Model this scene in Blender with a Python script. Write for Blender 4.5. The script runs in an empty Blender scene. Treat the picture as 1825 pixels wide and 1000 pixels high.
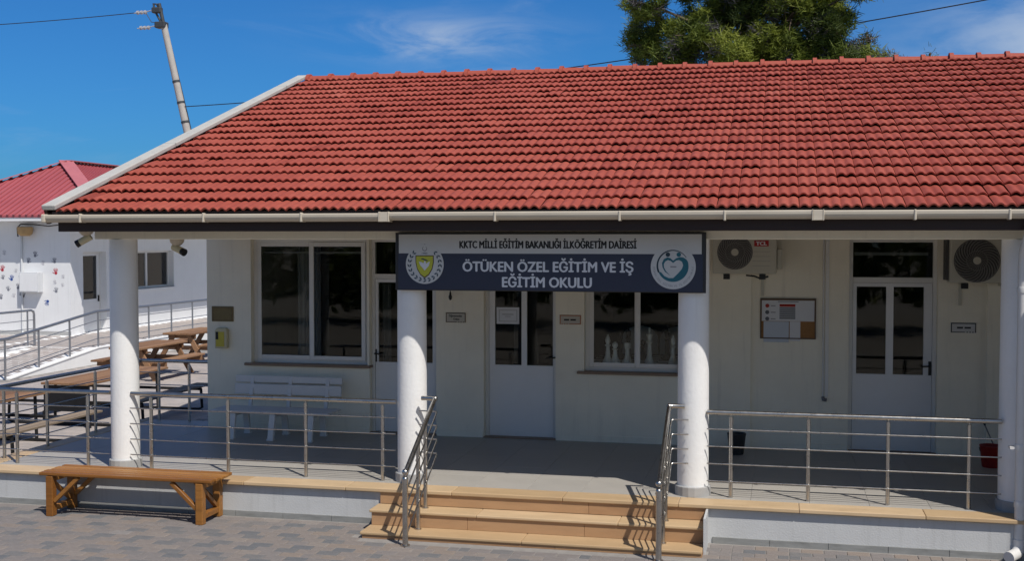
import bpy, bmesh, math, random
import numpy as np
from mathutils import Vector, Matrix, noise as mnoise

S = bpy.context.scene
COL = S.collection
R = random.Random(7)
rad = math.radians

# ---------------------------------------------------------------- camera, sky, sun, exposure
EYE = Vector((0.0, 0.0, 3.15))
cam_d = bpy.data.cameras.new('camera')
cam = bpy.data.objects.new('camera', cam_d); COL.objects.link(cam)
cam.location = EYE
cam.rotation_euler = (rad(90 - 2.055), 0, rad(12.869))
cam_d.sensor_width = 36.0
cam_d.lens = 36.0 * 2090 / 1825
cam_d.clip_start = 0.1; cam_d.clip_end = 3000
S.camera = cam

SUN_DIR = Vector((0.51, -0.49, 1.0)).normalized()          # towards the sun
SUN_EL = math.asin(SUN_DIR.z); SUN_AZ = math.atan2(SUN_DIR.x, SUN_DIR.y)
sun_d = bpy.data.lights.new('sun', 'SUN'); sun_d.energy = 4.3; sun_d.angle = rad(0.53)
sun_d.color = (1.0, 0.945, 0.87)
sun = bpy.data.objects.new('sun', sun_d); COL.objects.link(sun)
sun.rotation_euler = (-SUN_DIR).to_track_quat('-Z', 'Y').to_euler()
sun.location = (8, -8, 20)

W = bpy.data.worlds.new('World'); S.world = W; W.use_nodes = True
wn = W.node_tree.nodes; wl = W.node_tree.links
wn.clear()
w_out = wn.new('ShaderNodeOutputWorld'); w_bg = wn.new('ShaderNodeBackground')
sky = wn.new('ShaderNodeTexSky'); sky.sky_type = 'NISHITA'; sky.sun_disc = False
sky.sun_elevation = SUN_EL; sky.sun_rotation = SUN_AZ
sky.altitude = 300; sky.air_density = 1.0; sky.dust_density = 1.0; sky.ozone_density = 4.0
w_bg.inputs['Strength'].default_value = 0.094


def wmath(op, a, b=None, c=None):
    n = wn.new('ShaderNodeMath'); n.operation = op
    for i, v in enumerate((a, b, c)):
        if v is None: continue
        if isinstance(v, (int, float)): n.inputs[i].default_value = v
        else: wl.new(v, n.inputs[i])
    return n.outputs[0]


w_tc = wn.new('ShaderNodeTexCoord'); w_sep = wn.new('ShaderNodeSeparateXYZ')
wl.new(w_tc.outputs['Generated'], w_sep.inputs[0])
w_az = wmath('ARCTAN2', w_sep.outputs[0], w_sep.outputs[1])
w_el = wmath('ARCSINE', w_sep.outputs[2])
w_xyz = wn.new('ShaderNodeCombineXYZ'); wl.new(w_az, w_xyz.inputs[0]); wl.new(w_el, w_xyz.inputs[1])


def cloud_noise(sx, sy, scale, detail, lo, hi, rot=0.0, dist=0.6):
    m = wn.new('ShaderNodeMapping'); m.inputs['Scale'].default_value = (sx, sy, 1); m.inputs['Rotation'].default_value = (0, 0, rot)
    wl.new(w_xyz.outputs[0], m.inputs[0])
    n = wn.new('ShaderNodeTexNoise'); n.inputs['Scale'].default_value = scale; n.inputs['Detail'].default_value = detail
    n.inputs['Roughness'].default_value = 0.6; n.inputs['Distortion'].default_value = dist
    wl.new(m.outputs[0], n.inputs['Vector'])
    r = wn.new('ShaderNodeMapRange'); r.interpolation_type = 'SMOOTHSTEP'
    r.inputs[1].default_value = lo; r.inputs[2].default_value = hi
    wl.new(n.outputs[0], r.inputs[0]); return r.outputs[0]


def bank(az, el, wa, we):
    a = wmath('POWER', wmath('DIVIDE', wmath('SUBTRACT', w_az, rad(az)), rad(wa)), 2.0)
    e = wmath('POWER', wmath('DIVIDE', wmath('SUBTRACT', w_el, rad(el)), rad(we)), 2.0)
    return wmath('POWER', 2.718, wmath('MULTIPLY', wmath('ADD', a, e), -1.0))


wisps = wmath('MULTIPLY', cloud_noise(9, 34, 1.0, 6, 0.34, 0.70, 0.06), bank(-16.4, 9.6, 4.6, 0.95))
wisps2 = wmath('MULTIPLY', cloud_noise(9, 30, 1.0, 6, 0.38, 0.8, 0.05), bank(-14.5, 8.0, 3.0, 0.5))
puff = wmath('MULTIPLY', cloud_noise(8, 20, 1.0, 6, 0.25, 0.62, 0.1, 0.3), bank(12.5, 8.6, 6.0, 2.6))
high = wmath('MULTIPLY', cloud_noise(2.5, 12, 1.3, 7, 0.56, 0.85), 0.35)
cm = wmath('MINIMUM', wmath('ADD', wmath('ADD', wmath('MULTIPLY', wisps, 0.8), wmath('MULTIPLY', wisps2, 0.4)), wmath('ADD', wmath('MULTIPLY', puff, 0.85), high)), 0.85)
w_tint = wn.new('ShaderNodeMix'); w_tint.data_type = 'RGBA'; w_tint.blend_type = 'MULTIPLY'; w_tint.inputs[0].default_value = 1.0
# deep blue away from the sun, paler round it
w_sun = wn.new('ShaderNodeVectorMath'); w_sun.operation = 'DOT_PRODUCT'; wl.new(w_tc.outputs['Generated'], w_sun.inputs[0]); w_sun.inputs[1].default_value = SUN_DIR
w_near = wn.new('ShaderNodeMapRange'); w_near.interpolation_type = 'SMOOTHSTEP'; w_near.inputs[1].default_value = 0.0; w_near.inputs[2].default_value = 0.85
wl.new(w_sun.outputs['Value'], w_near.inputs[0])
w_grade = wn.new('ShaderNodeMix'); w_grade.data_type = 'RGBA'; wl.new(w_near.outputs[0], w_grade.inputs[0])
w_grade.inputs[6].default_value = (0.19, 0.595, 1.03, 1); w_grade.inputs[7].default_value = (0.85, 0.86, 0.84, 1)
wl.new(w_grade.outputs[2], w_tint.inputs[7])
wl.new(sky.outputs[0], w_tint.inputs[6])
w_mix = wn.new('ShaderNodeMix'); w_mix.data_type = 'RGBA'
wl.new(cm, w_mix.inputs[0]); wl.new(w_tint.outputs[2], w_mix.inputs[6]); w_mix.inputs[7].default_value = (4.6, 5.6, 7.2, 1)
wl.new(w_mix.outputs[2], w_bg.inputs[0]); wl.new(w_bg.outputs[0], w_out.inputs[0])

S.view_settings.view_transform = 'Standard'; S.view_settings.look = 'None'
S.view_settings.exposure = 0.0; S.view_settings.gamma = 1.0; S.view_settings.use_curve_mapping = False
S.render.engine = 'CYCLES'
S.cycles.max_bounces = 8; S.cycles.diffuse_bounces = 5; S.cycles.transparent_max_bounces = 12

# ---------------------------------------------------------------- materials


def mat(name, col, rough=0.6, var=0.0, scale=6.0, bump=0.0, bscale=40.0, metal=0.0, spec=0.4, tone=None, stretch=None,
        grime=0.0, streak=0.0, gscale=1.2, gcol=None, coord='Object', detail=5):
    """Principled surface with noise mottling, optional fine relief, optional 'tone' attribute that picks a shade per piece."""
    m = bpy.data.materials.new(name); m.use_nodes = True
    nt = m.node_tree; N = nt.nodes; L = nt.links
    b = N['Principled BSDF']
    b.inputs['Roughness'].default_value = rough; b.inputs['Metallic'].default_value = metal
    b.inputs['Specular IOR Level'].default_value = spec
    tc = N.new('ShaderNodeTexCoord')
    mp = N.new('ShaderNodeMapping'); L.new(tc.outputs[coord], mp.inputs[0])
    if stretch: mp.inputs['Scale'].default_value = stretch
    col4 = (*col, 1)
    if tone:
        at = N.new('ShaderNodeAttribute'); at.attribute_name = 'tone'; at.attribute_type = 'GEOMETRY'
        cr = N.new('ShaderNodeValToRGB'); e = cr.color_ramp.elements
        cr.color_ramp.interpolation = 'LINEAR'
        while len(e) < len(tone): e.new(0.5)
        for i, c in enumerate(tone):
            e[i].position = i / (len(tone) - 1); e[i].color = (*c, 1)
        L.new(at.outputs['Fac'], cr.inputs[0]); cur = cr.outputs[0]
    else:
        rgb = N.new('ShaderNodeRGB'); rgb.outputs[0].default_value = col4; cur = rgb.outputs[0]
    if var > 0:
        n = N.new('ShaderNodeTexNoise'); n.inputs['Scale'].default_value = scale; n.inputs['Detail'].default_value = detail
        n.inputs['Roughness'].default_value = 0.62
        L.new(mp.outputs[0], n.inputs['Vector'])
        mr = N.new('ShaderNodeMapRange'); mr.inputs[1].default_value = 0.25; mr.inputs[2].default_value = 0.75
        mr.inputs[3].default_value = 1 - var; mr.inputs[4].default_value = 1 + var
        L.new(n.outputs[0], mr.inputs[0])
        mx = N.new('ShaderNodeMix'); mx.data_type = 'RGBA'; mx.blend_type = 'MULTIPLY'; mx.inputs[0].default_value = 1
        L.new(cur, mx.inputs[6]); L.new(mr.outputs[0], mx.inputs[7]); cur = mx.outputs[2]
        rr = N.new('ShaderNodeMapRange'); rr.inputs[3].default_value = max(0.02, rough - 0.08); rr.inputs[4].default_value = min(1, rough + 0.1)
        L.new(n.outputs[0], rr.inputs[0]); L.new(rr.outputs[0], b.inputs['Roughness'])
    if grime > 0:
        g = N.new('ShaderNodeTexNoise'); g.inputs['Scale'].default_value = gscale; g.inputs['Detail'].default_value = 8
        g.inputs['Roughness'].default_value = 0.7
        L.new(mp.outputs[0], g.inputs['Vector'])
        gr = N.new('ShaderNodeMapRange'); gr.interpolation_type = 'SMOOTHSTEP'
        gr.inputs[1].default_value = 0.5; gr.inputs[2].default_value = 0.75; gr.inputs[4].default_value = grime
        L.new(g.outputs[0], gr.inputs[0])
        mx = N.new('ShaderNodeMix'); mx.data_type = 'RGBA'
        L.new(gr.outputs[0], mx.inputs[0]); L.new(cur, mx.inputs[6]); mx.inputs[7].default_value = (*(gcol or tuple(c * 0.5 for c in col)), 1)
        cur = mx.outputs[2]
    if streak > 0:                                  # rain streaks and runs, each with its own shape
        m2 = N.new('ShaderNodeMapping'); m2.inputs['Scale'].default_value = (7, 7, 0.45); L.new(tc.outputs[coord], m2.inputs[0])
        g = N.new('ShaderNodeTexNoise'); g.inputs['Scale'].default_value = 1.6; g.inputs['Detail'].default_value = 6; g.inputs['Roughness'].default_value = 0.65
        L.new(m2.outputs[0], g.inputs['Vector'])
        gr = N.new('ShaderNodeMapRange'); gr.interpolation_type = 'SMOOTHSTEP'
        gr.inputs[1].default_value = 0.52; gr.inputs[2].default_value = 0.78; gr.inputs[4].default_value = streak
        L.new(g.outputs[0], gr.inputs[0])
        mx = N.new('ShaderNodeMix'); mx.data_type = 'RGBA'
        L.new(gr.outputs[0], mx.inputs[0]); L.new(cur, mx.inputs[6]); mx.inputs[7].default_value = (*tuple(c * 0.62 for c in (gcol or col)), 1)
        cur = mx.outputs[2]
    L.new(cur, b.inputs['Base Color'])
    if bump > 0:
        n2 = N.new('ShaderNodeTexNoise'); n2.inputs['Scale'].default_value = bscale; n2.inputs['Detail'].default_value = 4
        L.new(mp.outputs[0], n2.inputs['Vector'])
        bp = N.new('ShaderNodeBump'); bp.inputs['Strength'].default_value = bump; bp.inputs['Distance'].default_value = 0.01
        L.new(n2.outputs[0], bp.inputs['Height']); L.new(bp.outputs[0], b.inputs['Normal'])
    return m


def glass_mat(name, tint, ior=1.33):
    m = bpy.data.materials.new(name); m.use_nodes = True
    N = m.node_tree.nodes; L = m.node_tree.links; N.clear()
    o = N.new('ShaderNodeOutputMaterial'); t = N.new('ShaderNodeBsdfTransparent'); t.inputs[0].default_value = (*tint, 1)
    g = N.new('ShaderNodeBsdfGlossy'); g.inputs['Roughness'].default_value = 0.02
    f = N.new('ShaderNodeFresnel'); f.inputs[0].default_value = ior
    n = N.new('ShaderNodeTexNoise'); n.inputs['Scale'].default_value = 1.6
    bp = N.new('ShaderNodeBump'); bp.inputs['Strength'].default_value = 0.06; bp.inputs['Distance'].default_value = 0.02
    L.new(n.outputs[0], bp.inputs['Height']); L.new(bp.outputs[0], g.inputs['Normal'])
    x = N.new('ShaderNodeMixShader'); L.new(f.outputs[0], x.inputs[0]); L.new(t.outputs[0], x.inputs[1]); L.new(g.outputs[0], x.inputs[2])
    L.new(x.outputs[0], o.inputs[0]); return m


M = {}
M['plaster'] = mat('white_plaster', (0.78, 0.77, 0.75), 0.75, 0.05, 2.2, 0.25, 60, streak=0.2, grime=0.10, gscale=1.4, gcol=(0.55, 0.52, 0.47))
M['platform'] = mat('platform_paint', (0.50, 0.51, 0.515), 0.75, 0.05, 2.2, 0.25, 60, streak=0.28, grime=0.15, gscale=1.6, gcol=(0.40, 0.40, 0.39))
M['cream'] = mat('cream_plaster', (0.85, 0.80, 0.665), 0.8, 0.05, 1.8, 0.25, 60, streak=0.22, grime=0.16, gscale=1.1, gcol=(0.62, 0.58, 0.50))
M['pillar'] = mat('pillar_paint', (0.80, 0.80, 0.79), 0.6, 0.035, 2.5, 0.3, 30, streak=0.16, grime=0.08, gscale=2.0, gcol=(0.6, 0.58, 0.55))
M['annex'] = mat('annex_paint', (0.76, 0.77, 0.78), 0.7, 0.04, 1.5, 0.2, 40, streak=0.14, grime=0.08, gscale=0.8, gcol=(0.6, 0.6, 0.6))
M['pvc'] = mat('white_plastic_frame', (0.72, 0.71, 0.68), 0.35, 0.03, 5, grime=0.1, gscale=3, gcol=(0.5, 0.48, 0.44))
M['doorwhite'] = mat('white_door_panel', (0.76, 0.76, 0.755), 0.35, 0.03, 3, grime=0.08, gscale=2, gcol=(0.5, 0.48, 0.45))
M['gutter'] = mat('cream_gutter_plastic', (0.52, 0.465, 0.38), 0.4, 0.08, 5, grime=0.35, gscale=3.5, gcol=(0.40, 0.36, 0.29), stretch=(0.4, 3, 3))
M['verge'] = mat('verge_cement', (0.45, 0.445, 0.42), 0.8, 0.1, 5, 0.3, 40, streak=0.3, grime=0.35, gscale=2.5, gcol=(0.30, 0.29, 0.27))
M['darkwood'] = mat('dark_brown_timber', (0.022, 0.010, 0.008), 0.5, 0.2, 8, 0.15, 30, stretch=(0.5, 6, 6))
M['ceilwood'] = mat('ceiling_boards', (0.22, 0.17, 0.125), 0.6, 0.15, 6, stretch=(0.5, 6, 6))
M['deck'] = mat('roof_underlay', (0.035, 0.02, 0.015), 0.9, 0.2, 5)
M['tile'] = mat('red_clay_tile', (0.4, 0.08, 0.06), 0.62, 0.13, 9, 0.2, 60, spec=0.3,
                tone=[(0.215, 0.041, 0.028), (0.295, 0.061, 0.040), (0.325, 0.071, 0.047), (0.35, 0.082, 0.054), (0.385, 0.105, 0.072)],
                grime=0.16, gscale=1.8, gcol=(0.25, 0.045, 0.04), coord='Object')
M['annex_roof'] = mat('red_painted_sheet', (0.38, 0.095, 0.108), 0.45, 0.08, 1.2, grime=0.3, gscale=1.5, gcol=(0.33, 0.12, 0.125))
M['annex_flash'] = mat('faded_red_flashing', (0.46, 0.15, 0.165), 0.5, 0.08, 3)
M['steel'] = mat('brushed_steel', (0.50, 0.485, 0.46), 0.28, 0.12, 14, metal=1.0, grime=0.25, gscale=9, gcol=(0.30, 0.25, 0.19))
M['steel_far'] = mat('galvanised_rail', (0.36, 0.37, 0.39), 0.4, 0.08, 10, metal=0.8)
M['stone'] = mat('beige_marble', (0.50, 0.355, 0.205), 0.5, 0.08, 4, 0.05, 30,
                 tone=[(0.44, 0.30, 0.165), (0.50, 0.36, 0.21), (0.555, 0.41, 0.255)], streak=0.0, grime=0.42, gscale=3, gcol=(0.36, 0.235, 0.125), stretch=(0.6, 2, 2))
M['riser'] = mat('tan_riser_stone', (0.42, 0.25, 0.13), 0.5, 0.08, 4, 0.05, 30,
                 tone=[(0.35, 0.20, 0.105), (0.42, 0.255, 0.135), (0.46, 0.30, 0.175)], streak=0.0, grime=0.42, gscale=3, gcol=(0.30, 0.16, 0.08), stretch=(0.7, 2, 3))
M['floortile'] = mat('grey_floor_tile', (0.24, 0.235, 0.225), 0.42, 0.07, 2.5, 0.03, 20, spec=0.25,
                     tone=[(0.36, 0.342, 0.312), (0.37, 0.351, 0.32), (0.38, 0.36, 0.328)], grime=0.2, gscale=1.2, gcol=(0.30, 0.285, 0.265))
M['grout'] = mat('cement_grout', (0.34, 0.322, 0.292), 0.9, 0.1, 10)
M['mortar'] = mat('paver_bed', (0.26, 0.245, 0.23), 0.95, 0.15, 12)
M['paver'] = mat('concrete_paver', (0.2, 0.18, 0.17), 0.85, 0.13, 14, 0.35, 60,
                 tone=[(0.132, 0.136, 0.144), (0.156, 0.153, 0.154), (0.188, 0.171, 0.165), (0.200, 0.180, 0.172), (0.226, 0.186, 0.158), (0.226, 0.210, 0.202)],
                 grime=0.35, gscale=1.4, gcol=(0.158, 0.146, 0.140))
M['paver_pale'] = mat('pale_paver', (0.4, 0.37, 0.35), 0.85, 0.12, 10, 0.3, 50,
                      tone=[(0.30, 0.28, 0.275), (0.35, 0.32, 0.305), (0.39, 0.345, 0.32), (0.41, 0.37, 0.345)], grime=0.3, gscale=1.0, gcol=(0.28, 0.25, 0.235))
M['ground'] = mat('courtyard_ground', (0.36, 0.32, 0.27), 0.95, 0.2, 1.5, grime=0.3, gscale=0.4)
M['skirt'] = mat('grey_skirting_stone', (0.24, 0.245, 0.24), 0.6, 0.2, 9, 0.05, 20, grime=0.5, gscale=5, gcol=(0.12, 0.125, 0.12), stretch=(0.6, 2, 3))
M['plinth'] = mat('grey_plinth', (0.36, 0.36, 0.355), 0.6, 0.1, 8)
M['navy'] = mat('navy_sign_print', (0.030, 0.037, 0.066), 0.45, 0.05, 3)
M['signwhite'] = mat('white_sign_print', (0.58, 0.58, 0.57), 0.45, 0.03, 3)
M['letterwhite'] = mat('white_lettering', (0.70, 0.71, 0.74), 0.5, 0.02, 3)
M['letterblack'] = mat('black_lettering', (0.012, 0.012, 0.014), 0.5, 0.02, 3)
M['signframe'] = mat('sign_frame_metal', (0.03, 0.03, 0.035), 0.4, 0.1, 5)
M['shield'] = mat('yellow_print', (0.52, 0.52, 0.05), 0.5, 0.05, 5)
M['leafdark'] = mat('dark_teal_print', (0.03, 0.06, 0.085), 0.5, 0.05, 5)
M['brownprint'] = mat('brown_print', (0.09, 0.05, 0.02), 0.5, 0.05, 5)
M['teal'] = mat('teal_print', (0.016, 0.13, 0.175), 0.5, 0.05, 5)
M['tealdark'] = mat('deep_teal_print', (0.02, 0.045, 0.065), 0.5, 0.05, 5)
M['greyprint'] = mat('grey_print', (0.25, 0.25, 0.26), 0.5, 0.05, 5)
M['glass'] = glass_mat('window_glass', (0.88, 0.90, 0.88))
M['annexglass'] = glass_mat('annex_window_glass', (0.9, 0.92, 0.93), 1.75)
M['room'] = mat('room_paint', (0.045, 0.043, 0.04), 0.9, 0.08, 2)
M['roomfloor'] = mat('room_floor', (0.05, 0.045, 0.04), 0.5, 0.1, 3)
M['black'] = mat('black_plastic', (0.012, 0.012, 0.013), 0.4, 0.1, 10)
M['sill'] = mat('brown_marble_sill', (0.24, 0.165, 0.115), 0.45, 0.15, 8)
M['acbody'] = mat('ac_casing', (0.52, 0.50, 0.42), 0.4, 0.03, 4)
M['fan'] = mat('dark_grille', (0.07, 0.068, 0.066), 0.5, 0.1, 8)
M['vane'] = mat('grille_vane', (0.20, 0.195, 0.185), 0.4, 0.1, 8)
M['badge'] = mat('red_badge', (0.40, 0.012, 0.015), 0.4, 0.02, 5)
M['cork'] = mat('cork_board', (0.30, 0.155, 0.06), 0.9, 0.15, 40)
M['frameb'] = mat('brown_frame', (0.10, 0.065, 0.04), 0.5, 0.1, 10)
M['paper'] = mat('white_paper', (0.66, 0.67, 0.69), 0.8, 0.03, 4)
M['paperblue'] = mat('bluish_paper', (0.52, 0.57, 0.64), 0.8, 0.03, 4)
M['inkred'] = mat('red_ink', (0.35, 0.03, 0.02), 0.7, 0.05, 9)
M['inkgrey'] = mat('grey_ink', (0.12, 0.13, 0.15), 0.7, 0.05, 9)
M['orangeedge'] = mat('orange_plate_edge', (0.42, 0.13, 0.04), 0.5, 0.05, 9)
M['plate'] = mat('cream_plate', (0.50, 0.47, 0.40), 0.5, 0.03, 9)
M['plategrey'] = mat('pale_grey_plate', (0.56, 0.56, 0.55), 0.5, 0.03, 9)
M['bronze'] = mat('bronze_plaque', (0.17, 0.13, 0.06), 0.4, 0.15, 20, metal=0.4)
M['dispenser'] = mat('yellow_plastic', (0.55, 0.46, 0.06), 0.4, 0.04, 9)
M['dispback'] = mat('cream_plastic', (0.58, 0.52, 0.34), 0.45, 0.03, 9)
M['whiteplastic'] = mat('white_bench_plastic', (0.66, 0.66, 0.66), 0.45, 0.03, 6)
M['benchwood'] = mat('varnished_wood', (0.36, 0.135, 0.034), 0.42, 0.28, 5, 0.25, 30, stretch=(0.7, 9, 9), grime=0.35, gscale=2.5, gcol=(0.17, 0.066, 0.016),
                     tone=[(0.215, 0.085, 0.017), (0.30, 0.130, 0.029), (0.37, 0.178, 0.050)])
M['tablewood'] = mat('weathered_table_wood', (0.36, 0.20, 0.105), 0.65, 0.2, 5, 0.2, 30, stretch=(9, 0.8, 9),
                     tone=[(0.19, 0.100, 0.052), (0.25, 0.135, 0.068), (0.30, 0.170, 0.090)], grime=0.3, gscale=2, gcol=(0.22, 0.11, 0.055))
M['greywood'] = mat('greyed_bench_wood', (0.26, 0.20, 0.145), 0.75, 0.22, 5, 0.2, 30, stretch=(9, 0.8, 9),
                    tone=[(0.20, 0.155, 0.11), (0.26, 0.20, 0.145), (0.31, 0.24, 0.17)])
M['blackmetal'] = mat('black_metal', (0.014, 0.014, 0.015), 0.45, 0.2, 10)
M['redplastic'] = mat('red_plastic', (0.28, 0.012, 0.010), 0.45, 0.05, 6)
M['darkplastic'] = mat('dark_plastic', (0.03, 0.031, 0.033), 0.5, 0.05, 6)
M['concrete'] = mat('pole_concrete', (0.42, 0.40, 0.37), 0.85, 0.12, 4, 0.2, 30)
M['pole_metal'] = mat('dark_hardware', (0.05, 0.055, 0.06), 0.5, 0.2, 6)
M['insul'] = mat('grey_insulator', (0.42, 0.42, 0.44), 0.3, 0.1, 6)
M['wire'] = mat('wire_sheath', (0.02, 0.022, 0.028), 0.5, 0.05, 4)
M['bark'] = mat('pine_bark', (0.17, 0.125, 0.095), 0.9, 0.25, 8, 0.5, 12, stretch=(4, 4, 1))
M['curtain'] = mat('grey_curtain', (0.22, 0.23, 0.25), 0.9, 0.1, 4, stretch=(12, 12, 0.5))
M['netcurtain'] = mat('net_curtain', (0.42, 0.45, 0.50), 0.9, 0.25, 5, stretch=(3, 9, 0.6))
M['chesswhite'] = mat('white_chess_plastic', (0.85, 0.85, 0.85), 0.35, 0.02, 5)
M['chessblack'] = mat('black_chess_plastic', (0.02, 0.02, 0.022), 0.4, 0.05, 5)
M['pipewhite'] = mat('white_pipe', (0.66, 0.65, 0.63), 0.4, 0.05, 4, grime=0.2, gscale=4, gcol=(0.45, 0.43, 0.4))
M['valve'] = mat('grey_valve', (0.16, 0.16, 0.17), 0.45, 0.1, 8)
M['boxpaint'] = mat('grey_white_box', (0.60, 0.62, 0.64), 0.5, 0.05, 4)
M['tan'] = mat('tan_plastic', (0.42, 0.27, 0.12), 0.6, 0.1, 6)
M['kerb'] = mat('white_kerb', (0.86, 0.86, 0.855), 0.75, 0.06, 2, grime=0.2, gscale=1.5, gcol=(0.5, 0.48, 0.46))
HANDS = [mat('hand_print_red', (0.42, 0.03, 0.05), 0.8, 0.1, 20), mat('hand_print_blue', (0.03, 0.08, 0.30), 0.8, 0.1, 20),
         mat('hand_print_grey', (0.20, 0.21, 0.25), 0.8, 0.1, 20), mat('hand_print_black', (0.03, 0.03, 0.05), 0.8, 0.1, 20),
         mat('hand_print_pale', (0.50, 0.50, 0.53), 0.8, 0.1, 20)]


def foliage_mat(name, tones):
    m = mat(name, tones[1], 0.7, 0.25, 3.0, tone=tones)
    N = m.node_tree.nodes; L = m.node_tree.links
    b = N['Principled BSDF']; o = N['Material Output']
    t = N.new('ShaderNodeBsdfTranslucent'); x = N.new('ShaderNodeMixShader'); x.inputs[0].default_value = 0.28
    L.new(b.inputs['Base Color'].links[0].from_socket, t.inputs[0])
    L.new(b.outputs[0], x.inputs[1]); L.new(t.outputs[0], x.inputs[2]); L.new(x.outputs[0], o.inputs[0])
    return m


M['pine'] = foliage_mat('pine_needles', [(0.045, 0.068, 0.013), (0.110, 0.150, 0.020), (0.185, 0.225, 0.028), (0.25, 0.28, 0.042)])
M['drypine'] = foliage_mat('grey_dry_twigs', [(0.10, 0.095, 0.10), (0.15, 0.14, 0.145), (0.20, 0.185, 0.19)])

# ---------------------------------------------------------------- mesh helpers


class MB:
    def __init__(self): self.v = []; self.f = []; self.t = []; self.tone = None

    def _add(self, vs, fs):
        o = len(self.v); self.v += [tuple(p) for p in vs]; self.f += [tuple(i + o for i in f) for f in fs]
        if self.tone is not None: self.t += [self.tone] * len(vs)
        return self

    def box(self, x0, x1, y0, y1, z0, z1):
        return self._add([(x0, y0, z0), (x1, y0, z0), (x1, y1, z0), (x0, y1, z0), (x0, y0, z1), (x1, y0, z1), (x1, y1, z1), (x0, y1, z1)],
                         [(0, 3, 2, 1), (4, 5, 6, 7), (0, 1, 5, 4), (1, 2, 6, 5), (2, 3, 7, 6), (3, 0, 4, 7)])

    def bar(self, p, q, w, h, up=(0, 0, 1)):
        """square bar from p to q: w across, h along 'up'"""
        p = Vector(p); q = Vector(q); d = (q - p).normalized(); u = Vector(up)
        s = d.cross(u).normalized(); u = s.cross(d).normalized()
        vs = []
        for c in (p, q):
            for a, b in ((-1, -1), (1, -1), (1, 1), (-1, 1)): vs.append(c + s * (a * w / 2) + u * (b * h / 2))
        return self._add(vs, [(0, 1, 2, 3)[::-1], (4, 5, 6, 7), (0, 1, 5, 4), (1, 2, 6, 5), (2, 3, 7, 6), (3, 0, 4, 7)])

    def tube(self, pts, r, n=10, caps=True):
        pts = [Vector(p) for p in pts]; rs = r if isinstance(r, (list, tuple)) else [r] * len(pts)
        vs = []; fs = []; k = len(pts)
        d0 = (pts[1] - pts[0]).normalized(); ref = Vector((0, 0, 1)) if abs(d0.z) < 0.9 else Vector((1, 0, 0))
        s = d0.cross(ref).normalized()
        for i, p in enumerate(pts):
            d = (pts[min(i + 1, k - 1)] - pts[max(i - 1, 0)]).normalized()
            s = (s - d * s.dot(d)).normalized(); u = d.cross(s)
            for j in range(n):
                a = 2 * math.pi * j / n; vs.append(p + (s * math.cos(a) + u * math.sin(a)) * rs[i])
        for i in range(k - 1):
            for j in range(n):
                a = i * n + j; b = i * n + (j + 1) % n; fs.append((a, b, b + n, a + n))
        if caps: fs.append(tuple(range(n))[::-1]); fs.append(tuple(range((k - 1) * n, k * n)))
        return self._add(vs, fs)

    def lathe(self, prof, c=(0, 0, 0), n=24):
        """prof: (radius, z) from bottom to top round a vertical axis at c"""
        vs = []; fs = []
        for r, z in prof:
            for j in range(n):
                a = 2 * math.pi * j / n; vs.append((c[0] + r * math.cos(a), c[1] + r * math.sin(a), c[2] + z))
        for i in range(len(prof) - 1):
            for j in range(n):
                a = i * n + j; b = i * n + (j + 1) % n; fs.append((a, b, b + n, a + n))
        fs.append(tuple(range(n))[::-1]); fs.append(tuple(range((len(prof) - 1) * n, len(prof) * n)))
        return self._add(vs, fs)

    def prism(self, poly, frm, depth):
        """poly in 2D (u, v); frm = (origin, U, V); extruded 'depth' along U x V reversed (towards the viewer)"""
        o, U, V = (Vector(a) for a in frm); nrm = U.cross(V).normalized()
        k = len(poly); vs = [o + U * a + V * b for a, b in poly] + [o + U * a + V * b + nrm * depth for a, b in poly]
        fs = [tuple(range(k))[::-1], tuple(range(k, 2 * k))] + [(i, (i + 1) % k, (i + 1) % k + k, i + k) for i in range(k)]
        return self._add(vs, fs)

    def quad(self, *p): return self._add(p, [tuple(range(len(p)))])

    def mesh(self, name, m):
        me = bpy.data.meshes.new(name); me.from_pydata(self.v, [], self.f)
        if m: me.materials.append(m)
        if self.t:
            a = me.attributes.new('tone', 'FLOAT', 'POINT'); a.data.foreach_set('value', self.t)
        me.update(); return me

    def build(self, name, m, parent=None, bevel=0.0, smooth=None, loc=None, seg=1):
        me = self.mesh(name, m)
        if smooth is not None:
            me.polygons.foreach_set('use_smooth', [True] * len(me.polygons)); me.set_sharp_from_angle(angle=rad(smooth))
        o = link(bpy.data.objects.new(name, me), parent)
        if loc: o.location = loc
        if bevel:
            b = o.modifiers.new('edge', 'BEVEL'); b.width = bevel; b.segments = seg; b.limit_method = 'ANGLE'; b.angle_limit = rad(40)
        return o


def link(o, parent=None):
    COL.objects.link(o)
    if parent is not None:
        o.parent = parent; o.matrix_parent_inverse = parent.matrix_world.inverted()
        if parent.parent is not None or parent.location.length or any(parent.rotation_euler):
            o.matrix_parent_inverse = mw(parent).inverted()
    return o


def mw(o):
    m = Matrix.LocRotScale(o.location, o.rotation_euler, o.scale)
    return m if o.parent is None else mw(o.parent) @ o.matrix_parent_inverse @ m


def tag(o, label=None, cat=None, group=None, kind=None):
    if label: o['label'] = label
    if cat: o['category'] = cat
    if group: o['group'] = group
    if kind: o['kind'] = kind
    return o


def thing(name, label, cat, loc=(0, 0, 0), group=None):
    o = bpy.data.objects.new(name, None); COL.objects.link(o); o.location = loc; o.empty_display_size = 0.2
    return tag(o, label, cat, group)


def inst(me, name, parent, loc=(0, 0, 0), rot=(0, 0, 0)):
    o = bpy.data.objects.new(name, me); COL.objects.link(o)
    if parent is not None:
        o.parent = parent; o.matrix_parent_inverse = mw(parent).inverted()
    o.location = loc; o.rotation_euler = rot; return o


def copy_tree(o, parent=None):
    c = o.copy(); COL.objects.link(c)
    if parent is not None: c.parent = parent
    for ch in list(o.children): copy_tree(ch, c)
    return c


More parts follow.
